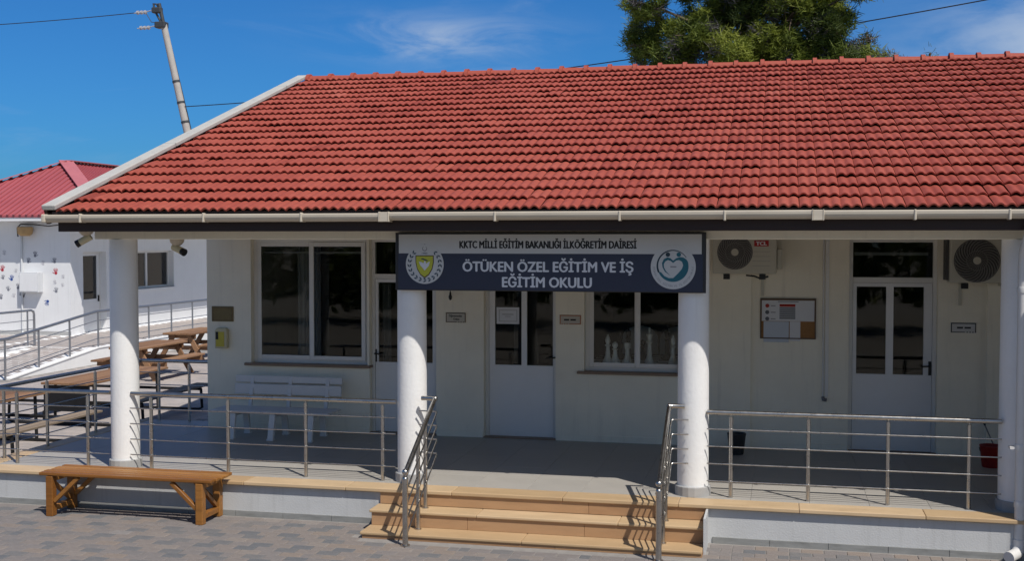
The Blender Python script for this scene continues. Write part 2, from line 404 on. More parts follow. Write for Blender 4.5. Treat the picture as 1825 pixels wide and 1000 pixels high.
def wall_with_holes(mb, x0, x1, z0, z1, y0, y1, holes, axis='y'):
    """wall slab between y0 (front) and y1 (back) with rectangular openings (xa, xb, za, zb)"""
    xs = sorted({x0, x1, *[h[0] for h in holes], *[h[1] for h in holes]}); zs = sorted({z0, z1, *[h[2] for h in holes], *[h[3] for h in holes]})
    xs = [x for x in xs if x0 <= x <= x1]; zs = [z for z in zs if z0 <= z <= z1]

    def solid(i, j):
        if i < 0 or j < 0 or i >= len(xs) - 1 or j >= len(zs) - 1: return False
        cx = (xs[i] + xs[i + 1]) / 2; cz = (zs[j] + zs[j + 1]) / 2
        return not any(h[0] < cx < h[1] and h[2] < cz < h[3] for h in holes)
    P = (lambda x, y, z: (x, y, z)) if axis == 'y' else (lambda x, y, z: (y, x, z))
    for i in range(len(xs) - 1):
        for j in range(len(zs) - 1):
            if not solid(i, j): continue
            a, b, c, d = xs[i], xs[i + 1], zs[j], zs[j + 1]
            mb.quad(P(a, y0, c), P(b, y0, c), P(b, y0, d), P(a, y0, d)); mb.quad(P(b, y1, c), P(a, y1, c), P(a, y1, d), P(b, y1, d))
            if not solid(i - 1, j): mb.quad(P(a, y1, c), P(a, y0, c), P(a, y0, d), P(a, y1, d))
            if not solid(i + 1, j): mb.quad(P(b, y0, c), P(b, y1, c), P(b, y1, d), P(b, y0, d))
            if not solid(i, j - 1): mb.quad(P(a, y1, c), P(b, y1, c), P(b, y0, c), P(a, y0, c))
            if not solid(i, j + 1): mb.quad(P(a, y0, d), P(b, y0, d), P(b, y1, d), P(a, y1, d))
    return mb


def ring_frame(mb, x0, x1, z0, z1, w, y0, y1):
    """rectangular frame in the facade plane, butt jointed"""
    mb.box(x0, x0 + w, y0, y1, z0, z1); mb.box(x1 - w, x1, y0, y1, z0, z1)
    mb.box(x0 + w, x1 - w, y0, y1, z0, z0 + w); mb.box(x0 + w, x1 - w, y0, y1, z1 - w, z1)
    return mb


def text_mesh(body, name, m, parent, x, y, z, height, width=None, depth=0.004, bold=0.0, align='LEFT', rot=(math.pi / 2, 0, 0), spin=0.0):
    """lettering as a real mesh. Text is fitted to 'width' if given."""
    cu = bpy.data.curves.new(name, 'FONT'); cu.body = body; cu.size = 1.0; cu.extrude = 0.0; cu.offset = 0.0; cu.resolution_u = 3
    tmp = bpy.data.objects.new(name + '_source', cu)
    COL.objects.link(tmp)
    dg = bpy.context.evaluated_depsgraph_get(); dg.update()
    me = bpy.data.meshes.new_from_object(tmp.evaluated_get(dg))
    bpy.data.objects.remove(tmp); bpy.data.curves.remove(cu)
    co = np.empty(len(me.vertices) * 3); me.vertices.foreach_get('co', co); co = co.reshape(-1, 3)
    cap = 0.70
    sz = height / cap; x_lo, x_hi = co[:, 0].min(), co[:, 0].max()
    sx = width / (x_hi - x_lo) if width else sz
    co[:, 0] = (co[:, 0] - x_lo) * sx; co[:, 1] *= sz
    if align == 'CENTER': co[:, 0] -= (co[:, 0].max()) / 2
    me.vertices.foreach_set('co', co.ravel()); me.name = name
    me.materials.clear(); me.materials.append(m)
    o = inst(me, name, parent, (x, y, z), rot)
    if spin: o.rotation_euler = (math.pi / 2, spin, 0)
    if bold:                                        # heavier strokes: the outline laid over itself, each layer a hair further out
        bm = bmesh.new(); bm.from_mesh(me); base = bm.verts[:] + bm.edges[:] + bm.faces[:]
        d = bold * height
        for k, (dx, dy) in enumerate(((d, 0), (-d, 0), (0, d * 0.6), (0, -d * 0.6))):
            r = bmesh.ops.duplicate(bm, geom=base); bmesh.ops.translate(bm, verts=[q for q in r['geom'] if isinstance(q, bmesh.types.BMVert)], vec=(dx, dy, 0.0003 * (k + 1)))
        bm.to_mesh(me); bm.free()
    return o


# ---------------------------------------------------------------- levels (metres)
FL = 0.40            # porch floor above the courtyard
YE = 12.15           # front edge of the porch floor
YW = 15.62           # facade
YP = 12.65           # row of pillars
EAVE_Y, EAVE_Z, SLOPE = 11.86, 3.425, 0.336
RIDGE_Y = 19.2
XL, XR = -8.12, 9.0   # gable end and far (unseen) end of the building
RIDGE_Z = EAVE_Z + SLOPE * (RIDGE_Y - EAVE_Y)

# ---------------------------------------------------------------- ground
g = MB(); g.quad((-900, -400, -0.014), (900, -400, -0.014), (900, 1500, -0.014), (-900, 1500, -0.014))
ground = tag(g.build('ground', M['ground']), 'flat courtyard ground below and beyond the paving', kind='structure')

paving = tag(bpy.data.objects.new('courtyard_paving', None), 'mixed grey and pinkish concrete block paving of the courtyard', kind='structure')
COL.objects.link(paving)
bed = MB(); bed.box(-24, 9, 5.5, 12.2, -0.012, -0.008).build('paver_bed', M['mortar'], paving)


def paver_block(w, d, h, tone):
    b = MB(); b.tone = tone; c = 0.006
    x0, x1, y0, y1 = -w / 2, w / 2, -d / 2, d / 2
    v = [(x0, y0, -0.01), (x1, y0, -0.01), (x1, y1, -0.01), (x0, y1, -0.01), (x0, y0, h - c), (x1, y0, h - c), (x1, y1, h - c), (x0, y1, h - c),
         (x0 + c, y0 + c, h), (x1 - c, y0 + c, h), (x1 - c, y1 - c, h), (x0 + c, y1 - c, h)]
    f = [(0, 1, 5, 4), (1, 2, 6, 5), (2, 3, 7, 6), (3, 0, 4, 7), (4, 5, 9, 8), (5, 6, 10, 9), (6, 7, 11, 10), (7, 4, 8, 11), (8, 9, 10, 11)]
    return b._add(v, f)


PW, PD = 0.225, 0.142


def paver_list(x0, x1, y0, y1, w, d):
    """running-bond blocks with the odd one split in two"""
    out = []
    j = 0; y = y0
    while y + d <= y1 + 1e-6:
        x = x0 + (j % 2) * 0.5 * w
        i = 0
        while x + w <= x1:
            split = ((i * 7 + j * 3) % 6 == 0)
            if split: out += [(x + w * 0.25, y + d / 2, w / 2, d, i, j), (x + w * 0.75, y + d / 2, w / 2, d, i, j + 100)]
            else: out.append((x + w / 2, y + d / 2, w, d, i, j))
            x += w; i += 1
        y += d; j += 1
    return out


def paver_tone(x, y, i, j):
    jj = j % 100; k = (i + (jj // 3)) % 2
    t = 0.60 + 0.22 * mnoise.noise(Vector((x * 1.1, y * 1.1, 3))) + R.uniform(-0.10, 0.10)
    if k == 0 and jj % 3 < 2: t = (0.14 if R.random() < 0.86 else 0.45) + R.uniform(-0.14, 0.2) + 0.24 * mnoise.noise(Vector((x * 0.7, y * 0.7, 8)))
    elif k == 1 and jj % 3 == 2 and R.random() < 0.6: t = R.uniform(0.72, 0.95)
    return min(max(t, 0), 1)


blocks = paver_list(-13.5, 4.5, 5.75, 12.18, PW, PD)


def in_view(x, y, z=0.0):
    v = Vector((x, y, z)) - EYE; c, s = math.cos(rad(12.869)), math.sin(rad(12.869))
    d = -v.x * s + v.y * c; u = (v.x * c + v.y * s) / d; w_ = v.z / d
    return d > 0 and abs(u) < 0.437 + 0.01 and w_ > -(0.2392 + 0.036) - 0.004, d


def under_steps(x, y): return -4.33 < x < -0.69 and y > 11.5


singles = sorted([b for b in blocks if in_view(b[0], b[1])[0] and not under_steps(b[0], b[1])], key=lambda b: in_view(b[0], b[1])[1])[:300]
single_ids = {id(b) for b in singles}
pm_cache = {}
for b in singles:
    t = round(paver_tone(b[0], b[1], b[4], b[5]) * 9) / 9
    key = (b[2] < PW * 0.7, t)
    if key not in pm_cache: pm_cache[key] = paver_block(b[2] - 0.006, b[3] - 0.006, 0.0, t).mesh('paver', M['paver'])
    inst(pm_cache[key], 'paver', paving, (b[0], b[1], R.uniform(-0.0025, 0.0015)), (R.uniform(-.006, .006), R.uniform(-.006, .006), R.uniform(-.008, .008)))


def blocks_mesh(lst, m, name, parent, tonef, hz=0.0, slope=None, gap=0.006):
    V = []; F = []; T = []
    for b in lst:
        o = len(V); q = paver_block(b[2] - gap, b[3] - gap, 0.0, 0); dz = R.uniform(-0.002, 0.002)
        for p in q.v:
            x, y = p[0] + b[0], p[1] + b[1]
            V.append((x, y, p[2] + dz + hz + (slope(y) if slope else 0)))
        F += [tuple(i + o for i in f) for f in q.f]; T += [tonef(b[0], b[1], b[4], b[5])] * len(q.v)
    mb = MB(); mb.v, mb.f, mb.t = V, F, T
    o = mb.build(name, m, parent); o['kind'] = 'stuff'; return o


rest = [b for b in blocks if id(b) not in single_ids and not under_steps(b[0], b[1])]
blocks_mesh(rest, M['paver'], 'paver_field', paving, paver_tone)

side_paving = tag(bpy.data.objects.new('side_court_paving', None), 'paler block paving under the picnic tables beside the porch', kind='structure'); COL.objects.link(side_paving)
bed = MB(); bed.box(-30, -9.66, 12.245, 40, -0.012, -0.008).build('paver_bed', M['mortar'], side_paving)
bed = MB(); bed.box(-9.655, -8.3, 16.25, 40, -0.012, -0.008).build('paver_bed', M['mortar'], side_paving)


def pale_tone(x, y, i, j): return min(max(0.55 + 0.4 * mnoise.noise(Vector((x * 0.8, y * 0.8, 9))) + R.uniform(-0.3, 0.3), 0), 1)


pale = paver_list(-16.6, -9.68, 12.26, 29.5, 0.30, 0.20) + [b for b in paver_list(-9.66, -8.2, 16.3, 29.5, 0.30, 0.20)]
blocks_mesh(pale, M['paver_pale'], 'paver_field', side_paving, pale_tone)

# ---------------------------------------------------------------- porch platform
porch = tag(bpy.data.objects.new('porch_platform', None), 'raised porch with grey tiled floor and white painted edge', kind='structure'); COL.objects.link(porch)
PX0 = -9.55
pb = MB()
pb.box(PX0 + 0.06, -8.3, 12.20, 16.05, -0.01, FL - 0.055)
pb.box(-8.3, -4.22, 12.202, YW, -0.01, FL - 0.055)
pb.box(-4.22, -0.70, 12.30, YW, -0.01, FL - 0.055)
pb.box(-0.70, XR, 12.202, YW, -0.01, FL - 0.055)
pb.build('porch_wall', M['platform'], porch)
bedm = MB(); bedm.box(PX0 + 0.06, -8.3, 12.2, 16.05, FL - 0.055, FL - 0.012); bedm.box(-8.3, XR, 12.2, YW, FL - 0.055, FL - 0.012)
bedm.build('floor_bed', M['grout'], porch)
# beige edging slabs
x = PX0
i = 0
while x < 5.9:
    w = 1.22
    e = MB(); e.tone = R.random(); e.box(x + 0.002, x + w - 0.002, YE, 12.46, FL - 0.042, FL)
    e.build('edging_slab', M['stone'], porch, bevel=0.008, seg=2); x += w
for k in range(3):
    e = MB(); e.tone = R.random(); e.box(PX0, PX0 + 0.25, 12.465 + k * 1.2, 12.465 + (k + 1) * 1.2 - 0.004, FL - 0.042, FL)
    e.build('edging_slab', M['stone'], porch, bevel=0.008, seg=2)
# floor tiles
TS = 0.60
tile_meshes = []
for t in range(7):
    b = MB(); b.tone = t / 6; c = 0.002; h = TS / 2 - 0.001
    b._add([(-h, -h, -0.012), (h, -h, -0.012), (h, h, -0.012), (-h, h, -0.012), (-h, -h, -c), (h, -h, -c), (h, h, -c), (-h, h, -c),
            (-h + c, -h + c, 0), (h - c, -h + c, 0), (h - c, h - c, 0), (-h + c, h - c, 0)],
           [(0, 1, 5, 4), (1, 2, 6, 5), (2, 3, 7, 6), (3, 0, 4, 7), (4, 5, 9, 8), (5, 6, 10, 9), (6, 7, 11, 10), (7, 4, 8, 11), (8, 9, 10, 11)])
    tile_meshes.append(b.mesh('floor_tile', M['floortile']))
for j in range(6):
    for i in range(26):
        tx = PX0 + 0.27 + TS / 2 + i * TS; ty = 12.465 + TS / 2 + j * TS
        if j == 5 and tx - TS / 2 > -8.2: continue
        if tx > 5.6: continue
        inst(R.choice(tile_meshes), 'floor_tile', porch, (tx, ty, FL + R.uniform(-0.0006, 0.0006)), (R.uniform(-.0012, .0012), R.uniform(-.0012, .0012), 0))
# last narrow strip against the wall (only where the sixth row is left out)
sk = MB(); sk.box(-8.2, 5.9, 12.465 + 5 * TS + 0.002, YW - 0.001, FL - 0.012, FL - 0.0005); sk.build('floor_strip', M['floortile'], porch)
# skirting stones at the foot of the platform
for (xa, xb) in ((PX0 + 0.06, -4.3), (-0.66, 5.9)):
    x = xa
    while x < xb - 0.05:
        x2 = min(x + 0.58, xb)
        s = MB(); s.box(x + 0.002, x2 - 0.002, 12.187, 12.2025, -0.01, 0.06); s.build('skirting_stone', M['skirt'], porch, bevel=0.002); x = x2
# white return beside the steps
w = MB(); w.box(-0.722, -0.70, 11.72, 12.2015, -0.01, FL - 0.045).build('return_wall', M['platform'], porch)

# ---------------------------------------------------------------- entrance steps
steps = thing('entrance_steps', 'three broad beige stone steps leading up to the porch', 'steps', (-2.5, 11.8, 0))
SX0, SX1 = -4.29, -0.725
ZS = (0.062, 0.231)
YN = (11.57, 11.865)
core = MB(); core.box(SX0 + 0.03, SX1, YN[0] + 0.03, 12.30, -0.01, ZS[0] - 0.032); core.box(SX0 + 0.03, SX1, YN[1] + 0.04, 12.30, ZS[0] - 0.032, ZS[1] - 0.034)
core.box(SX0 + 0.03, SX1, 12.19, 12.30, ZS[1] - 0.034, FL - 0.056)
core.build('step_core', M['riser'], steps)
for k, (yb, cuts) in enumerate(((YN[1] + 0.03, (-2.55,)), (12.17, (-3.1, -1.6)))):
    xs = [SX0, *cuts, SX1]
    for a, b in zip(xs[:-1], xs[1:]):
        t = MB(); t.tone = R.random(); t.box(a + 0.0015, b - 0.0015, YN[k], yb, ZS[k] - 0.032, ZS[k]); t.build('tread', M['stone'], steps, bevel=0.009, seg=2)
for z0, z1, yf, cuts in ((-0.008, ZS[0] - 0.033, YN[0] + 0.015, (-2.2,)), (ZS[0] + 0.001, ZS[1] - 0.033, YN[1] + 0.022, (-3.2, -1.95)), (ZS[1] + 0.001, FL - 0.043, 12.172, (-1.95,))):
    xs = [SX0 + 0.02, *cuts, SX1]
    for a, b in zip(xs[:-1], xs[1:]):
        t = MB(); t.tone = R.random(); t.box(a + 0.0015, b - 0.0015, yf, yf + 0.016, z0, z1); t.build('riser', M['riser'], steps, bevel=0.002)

# ---------------------------------------------------------------- the school building
school = thing('school_building', 'long white single storey school with red tiled roof and pillared porch', 'building', (0, YW, FL))
HO = [(-7.43, -5.66, 1.35, 3.15), (-5.63, -4.65, FL, 3.15), (-3.97, -2.96, FL, 3.15), (-2.57, -1.12, 1.35, 3.15), (0.87, 1.95, FL, 3.15),
      (4.0, 5.6, 1.35, 3.15)]
wl_ = MB(); wall_with_holes(wl_, XL, XR, FL - 0.06, 3.4, YW, YW + 0.24, HO)
wl_.build('front_wall', M['cream'], school)
# shallow piers standing proud of the wall
for a, b in ((-0.98, -0.36), (2.53, 3.1)):
    pr = MB(); pr.box(a, b, YW - 0.05, YW + 0.001, FL + 0.001, 3.35)
    pr.build('wall_pier', M['cream'], school, bevel=0.004)
# dark line and little cement skirt at the foot of the wall
for a, b in ((XL + 0.01, -5.64), (-4.64, -3.98), (-2.95, -0.99), (-0.35, 0.86), (1.96, 2.52)):
    ft = MB(); ft.box(a, b, YW - 0.012, YW + 0.002, FL - 0.004, FL + 0.085)
    ft.build('wall_skirting', M['cream'], school, bevel=0.003)
# gable wall and rear (seen only from other positions)
gw = MB()
gp = [(YW + 0.24, FL - 0.06), (26.4, FL - 0.06), (26.4, 3.1), (RIDGE_Y, RIDGE_Z - 0.2), (EAVE_Y + 0.5, 3.38), (YW + 0.24, 3.38)]
k = len(gp)
gw._add([(XL, y, z) for y, z in gp] + [(XL + 0.22, y, z) for y, z in gp], [tuple(range(k)), tuple(range(k, 2 * k))[::-1]] + [((i + 1) % k, i, i + k, (i + 1) % k + k) for i in range(k)])
gw.build('gable_wall', M['plaster'], school)
bk = MB(); bk.box(XL + 0.22, XR, 26.2, 26.4, 0, 3.1); bk.box(XR - 0.22, XR, YW + 0.24, 26.2, 0, 3.1); bk.build('rear_wall', M['plaster'], school)
# rooms
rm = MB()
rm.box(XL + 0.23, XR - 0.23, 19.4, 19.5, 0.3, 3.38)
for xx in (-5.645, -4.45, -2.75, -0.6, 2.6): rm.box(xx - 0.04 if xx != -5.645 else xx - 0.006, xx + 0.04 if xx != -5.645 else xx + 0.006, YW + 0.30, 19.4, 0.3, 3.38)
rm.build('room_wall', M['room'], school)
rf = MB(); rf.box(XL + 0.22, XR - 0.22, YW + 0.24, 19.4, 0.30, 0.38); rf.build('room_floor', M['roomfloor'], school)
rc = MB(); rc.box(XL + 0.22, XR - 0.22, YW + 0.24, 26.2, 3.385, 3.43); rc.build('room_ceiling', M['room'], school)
# porch ceiling, pillar beam, fascia
pc = MB(); pc.box(XL + 0.02, XR, 12.80, YW, 3.34, 3.38); pc.build('porch_ceiling', M['ceilwood'], school)
sf = MB(); sf.box(XL + 0.02, XR, 12.05, 12.50, 3.255, 3.28); sf.build('soffit_board', M['darkwood'], school)
bm_ = MB(); bm_.box(-7.95, XR, 12.50, 12.80, 3.14, 3.42); bm_.build('porch_beam', M['cream'], school, bevel=0.006)
fa = MB(); fa.box(XL + 0.03, XR, 11.99, 12.048, 3.228, 3.425); fa.build('fascia_board', M['darkwood'], school, bevel=0.004)
ev = MB(); ev.box(XL + 0.02, XR, 11.895, 11.988, 3.39, 3.455); ev.build('eave_batten', M['darkwood'], school)
# pillars
for i, px in enumerate((-7.66, -4.05, -0.895, 2.345, 5.6)):
    p = MB(); r = 0.166
    p.lathe([(r, 0.0), (r * 1.006, 0.7), (r * 0.995, 1.5), (r * 0.985, 2.2), (r * 0.98, 2.741)], (px, YP, FL - 0.001), 40)
    po = p.build('pillar', M['pillar'], school, smooth=30)
    q = MB(); q.lathe([(0.192, 0.0), (0.192, 0.098), (0.186, 0.105)], (px, YP, FL - 0.0005), 18); q.build('pillar_plinth', M['plinth'], po, bevel=0.0)
# side wall at the right end of the porch (just outside the picture, casts the shade on the last pillar)
sw = MB(); sw.box(2.74, 6.4, 11.70, 11.90, -0.01, 3.29); sw.build('end_wall', M['plaster'], school, bevel=0.006)

# ---- roof
roof = MB()
roof._add([(XL, EAVE_Y + 0.05, EAVE_Z + 0.01), (XR, EAVE_Y + 0.05, EAVE_Z + 0.01), (XR, RIDGE_Y, RIDGE_Z), (XL, RIDGE_Y, RIDGE_Z), (XR, 26.9, EAVE_Z - 0.2), (XL, 26.9, EAVE_Z - 0.2),
           (XL, EAVE_Y + 0.05, EAVE_Z - 0.03), (XR, EAVE_Y + 0.05, EAVE_Z - 0.03), (XR, RIDGE_Y, RIDGE_Z - 0.06), (XL, RIDGE_Y, RIDGE_Z - 0.06), (XR, 26.9, EAVE_Z - 0.25), (XL, 26.9, EAVE_Z - 0.25)],
          [(0, 1, 2, 3), (3, 2, 4, 5), (7, 6, 9, 8), (8, 9, 11, 10), (0, 6, 7, 1), (5, 4, 10, 11), (0, 3, 9, 6), (3, 5, 11, 9), (2, 1, 7, 8), (4, 2, 8, 10)])
roof_o = roof.build('roof', M['deck'], school)
ANG = math.atan(SLOPE); CA, SA = math.cos(ANG), math.sin(ANG)
GA, TL, TW = 0.377, 0.425, 0.2


def tile_geo(seed=0):
    """one interlocking clay tile: two humps across, filled lip at the front edge"""
    rr = random.Random(seed)
    prof = []
    n = 14
    for i in range(n + 1):
        x = 0.001 + (TW - 0.0025) * i / n
        ph = (x / (TW / 2)) % 1.0
        hgt = 0.026 * max(0.0, math.sin(math.pi * min(max((ph - 0.08) / 0.80, 0), 1))) ** 0.75
        if i == n: hgt = -0.006
        prof.append((x, hgt))
    v = []; f = []
    for (yy, base, kk) in ((0.0, 0.034, 0.95), (TL * 0.5, 0.018, 0.75), (TL, 0.002, 0.45)):
        for x, h in prof: v.append((x, yy, base + (h * kk if h > 0 else h)))
    m_ = n + 1
    for k in range(2):
        for i in range(n): f.append((k * m_ + i, k * m_ + i + 1, (k + 1) * m_ + i + 1, (k + 1) * m_ + i))
    o = len(v)                                     # thin lip at the front, hollow underneath
    for x, h in prof: v.append((x, 0.001, 0.034 + (h * 0.95 if h > 0 else h) - 0.017))
    for x, h in prof: v.append((x, 0.05, 0.022 + (h * 0.8 if h > 0 else h) - 0.012))
    for i in range(n):
        f.append((o + i, o + i + 1, i + 1, i)); f.append((o + m_ + i, o + m_ + i + 1, o + i + 1, o + i))
    f.append((o, 0, m_, o + m_)); f.append((o + n, o + m_ + n, m_ + n, n))
    return v, f


TV, TF = tile_geo()
TILE_TONES = [t / 9 for t in range(10)]
tile_me = []
for t in TILE_TONES:
    b = MB(); b.tone = t; b._add(TV, TF); me = b.mesh('roof_tile', M['tile'])
    me.polygons.foreach_set('use_smooth', [True] * len(me.polygons)); me.set_sharp_from_angle(angle=rad(42)); tile_me.append(me)


def tile_place(col, row):
    x = XL + 0.10 + col * TW; v = row * GA
    sag = 0.012 * mnoise.noise(Vector((x * 0.35, v * 0.5, 1))) + R.uniform(-0.004, 0.004)
    y = EAVE_Y + v * CA - SA * 0 ; z = EAVE_Z + 0.012 + v * SA + sag
    if R.random() < 0.03: y += R.uniform(-0.022, 0.012); z += R.uniform(0.0, 0.004)
    return Vector((x + R.uniform(-.0025, .0025), y + R.uniform(-.008, .008), z)), (ANG + R.uniform(-.008, .008), R.uniform(-.012, .012), R.uniform(-.010, .010))


def tile_tone(col, row):
    t = 0.5 + 0.28 * mnoise.noise(Vector((col * 0.11, row * 0.16, 5))) + R.gauss(0, 0.12)
    if R.random() < 0.015: t -= 0.3
    return min(max(t, 0), 1)


NR = int((RIDGE_Y - EAVE_Y) / CA / GA) + 1
NC = int((XR - XL - 0.1) / TW)
allt = [(c, r) for r in range(NR) for c in range(NC) if r * GA < (RIDGE_Y - EAVE_Y) / CA - 0.12]


def view_area(c, r):
    p = Vector((XL + 0.2 + c * TW, EAVE_Y + r * GA * CA, EAVE_Z + r * GA * SA)); ok, d = in_view(p.x, p.y, p.z)
    return d if ok else 1e6


order = sorted(allt, key=lambda t: (t[1] // 5, view_area(*t)))
order = sorted(allt, key=lambda t: view_area(*t))
near = set(order[:300])
for c, r in order[:300]:
    loc, rot = tile_place(c, r)
    inst(tile_me[round(tile_tone(c, r) * 9)], 'roof_tile', roof_o, loc, rot)
tv = np.array(TV); nV = len(TV)
VV = []; FF = []; TT = []
for c, r in allt:
    if (c, r) in near: continue
    loc, rot = tile_place(c, r)
    from_m = Matrix.Translation(loc) @ Matrix.Rotation(rot[2], 4, 'Z') @ Matrix.Rotation(rot[1], 4, 'Y') @ Matrix.Rotation(rot[0], 4, 'X')
    mm = np.array(from_m)
    o = len(VV); pts = tv @ mm[:3, :3].T + mm[:3, 3]
    VV += pts.tolist(); FF += [tuple(i + o for i in f) for f in TF]; TT += [tile_tone(c, r)] * nV
b = MB(); b.v, b.f, b.t = VV, FF, TT
fo = b.build('roof_tile_field', M['tile'], roof_o, smooth=42); fo['kind'] = 'stuff'
# ridge tiles with their collars
b = MB(); b.tone = 0.6
n = 9; L_ = 0.42
for yy, r in ((0, 0.140), (0.060, 0.140), (0.066, 0.104), (L_, 0.096)):
    for i in range(n):
        a = math.pi * (i / (n - 1)) * 1.1 - 0.05 * math.pi; b.v.append((yy, -math.cos(a) * r, math.sin(a) * r * 0.85)); b.t.append(0.6)
for k in range(3):
    for i in range(n - 1): b.f.append((k * n + i, (k + 1) * n + i, (k + 1) * n + i + 1, k * n + i + 1))
b.f.append(tuple(range(n))[::-1])
rid_me = b.mesh('ridge_tile', M['tile']); rid_me.polygons.foreach_set('use_smooth', [True] * len(rid_me.polygons)); rid_me.set_sharp_from_angle(angle=rad(45))
x = XR - 0.42
while x > XL - 0.02:
    inst(rid_me, 'ridge_tile', roof_o, (x + R.uniform(-.006, .006), RIDGE_Y + R.uniform(-.006, .006), RIDGE_Z - 0.005 + R.uniform(-.006, .006)), (0, R.uniform(-.015, .015), R.uniform(-.012, .012)))
    x -= 0.405
# plain rear roof tiles are out of sight; verge along the gable in three cement lengths
vl = (RIDGE_Y - EAVE_Y) / CA
for a, bb in ((0, 0.375), (0.377, 0.88), (0.882, 1.0)):
    v = MB()
    p0 = Vector((XL - 0.005, EAVE_Y + a * vl * CA + 0.0, EAVE_Z + a * vl * SA + 0.075)); p1 = Vector((XL - 0.005, EAVE_Y + bb * vl * CA, EAVE_Z + bb * vl * SA + 0.075))
    v.bar(p0, p1, 0.18, 0.06); v.build('verge_strip', M['verge'], roof_o, bevel=0.012, seg=2)
vb = MB(); vb.bar((XL - 0.06, EAVE_Y + 0.05, EAVE_Z - 0.03), (XL - 0.06, RIDGE_Y, RIDGE_Z - 0.05), 0.04, 0.17); vb.build('barge_board', M['darkwood'], roof_o)

# ---- gutter
gx0 = XL - 0.06
gut = MB()
prof = [(0.125, 0.125), (0.010, 0.125), (0.002, 0.118), (0.0, 0.105), (0.002, 0.070), (0.010, 0.045), (0.030, 0.016), (0.055, 0.0), (0.125, 0.0)]
segs = [(gx0, -4.05, 0.0), (-4.05, 0.4, 0.010), (0.4, XR, 0.006)]
gut_o = None
for a, b_, dz in segs:
    mbx = MB(); k = len(prof)
    vs = [(a, EAVE_Y - 0.03 + p, 3.332 + dz + q * 0.70) for p, q in prof] + [(b_, EAVE_Y - 0.03 + p, 3.332 + dz + q * 0.70) for p, q in prof]
    mbx._add(vs, [(i, i + k, i + 1 + k, i + 1) for i in range(k - 1)] + [tuple(range(k)), tuple(range(k, 2 * k))[::-1], (0, k - 1, 2 * k - 1, k)])
    o = mbx.build('gutter', M['gutter'], school)
    gut_o = gut_o or o
for gx in (-7.72, -6.2, -5.05, -2.9, -1.6, -0.55, 1.25, 2.1, 3.4):
    c = MB(); c.box(gx, gx + 0.024, EAVE_Y - 0.038, EAVE_Y + 0.09, 3.327, 3.430); c.build('gutter_bracket', M['gutter'], gut_o, bevel=0.006)
for gx in (-4.1, 0.36):
    c = MB(); c.box(gx - 0.045, gx + 0.045, EAVE_Y - 0.034, EAVE_Y + 0.095, 3.328, 3.430); c.box(gx - 0.058, gx - 0.045, EAVE_Y - 0.039, EAVE_Y + 0.095, 3.326, 3.434)
    c.box(gx + 0.045, gx + 0.058, EAVE_Y - 0.039, EAVE_Y + 0.095, 3.326, 3.434); c.build('gutter_union', M['gutter'], gut_o, bevel=0.004)
c = MB(); c.box(gx0 - 0.02, gx0 + 0.03, EAVE_Y - 0.038, EAVE_Y + 0.09, 3.328, 3.426); c.build('gutter_end_cap', M['gutter'], gut_o, bevel=0.01)
# downpipe at the right-hand pillar
dp = MB(); dpx = 2.305
dp.tube([(dpx, 11.92, 3.30), (dpx, 11.93, 3.20), (dpx, 12.18, 3.0), (dpx, 12.2, 2.9), (dpx, 12.2, 0.16)], 0.048, 14)
dpo = dp.build('downpipe', M['pipewhite'], school, smooth=40)
for z in (2.62, 1.08, 0.52):
    c = MB(); c.lathe([(0.054, 0), (0.056, 0.01), (0.056, 0.05), (0.054, 0.06)], (dpx, 12.2, z), 16); c.build('pipe_collar', M['pipewhite'], dpo, smooth=40)
c = MB(); c.box(dpx - 0.10, dpx - 0.05, 12.18, 12.27, 1.09, 1.115); c.build('pipe_clip', M['pipewhite'], dpo)
c = MB(); c.tube([(dpx, 12.2, 0.2), (dpx, 12.2, 0.12), (dpx - 0.03, 12.16, 0.07), (dpx - 0.12, 12.05, 0.055)], 0.056, 14); c.build('pipe_shoe', M['pipewhite'], dpo, smooth=40)


# ---- windows and doors
def handle(parent, x, y, z, side=1):
    h = MB(); h.box(x - 0.018, x + 0.018, y - 0.008, y, z - 0.12, z + 0.06); h.tube([(x, y - 0.008, z), (x, y - 0.05, z), (x + 0.012 * side, y - 0.058, z), (x + 0.11 * side, y - 0.058, z - 0.004)], 0.010, 8)
    h.build('handle', M['black'], parent, smooth=50)


def sash(parent, x0, x1, z0, z1, y, wd=0.065, name='sash'):
    f = MB(); ring_frame(f, x0, x1, z0, z1, wd, y, y + 0.05); so = f.build(name, M['pvc'], parent, bevel=0.005)
    gl = MB(); gl.box(x0 + wd - 0.004, x1 - wd + 0.004, y + 0.022, y + 0.028, z0 + wd - 0.004, z1 - wd + 0.004); gl.build('pane', M['glass'], so if so.parent is None or so.parent.parent is None else parent)
    return so


def window(x0, x1, z0, z1, mid):
    yf = YW + 0.10
    f = MB(); ring_frame(f, x0, x1, z0, z1, 0.055, yf, yf + 0.08); wo = f.build('window', M['pvc'], school, bevel=0.004)
    for a, b_, dy in ((x0 + 0.055, mid + 0.02, 0.004), (mid - 0.02, x1 - 0.055, -0.022)):
        ff = MB(); ring_frame(ff, a, b_, z0 + 0.055, z1 - 0.055, 0.06, yf + dy - 0.002, yf + dy + 0.022); ff.build('sash', M['pvc'], wo, bevel=0.004)
        gl = MB(); gl.box(a + 0.056, b_ - 0.056, yf + dy + 0.008, yf + dy + 0.013, z0 + 0.111, z1 - 0.111); gl.build('pane', M['glass'], wo)
    s = MB(); s.box(x0 - 0.09, x1 + 0.05, YW - 0.055, yf + 0.02, z0 - 0.032, z0 + 0.004); s.build('sill', M['sill'], wo, bevel=0.006)
    return wo


window(-7.43, -5.66, 1.352, 3.15, -6.535)
window(-2.57, -1.12, 1.352, 3.15, -1.86)
window(4.0, 5.6, 1.352, 3.15, 4.8)


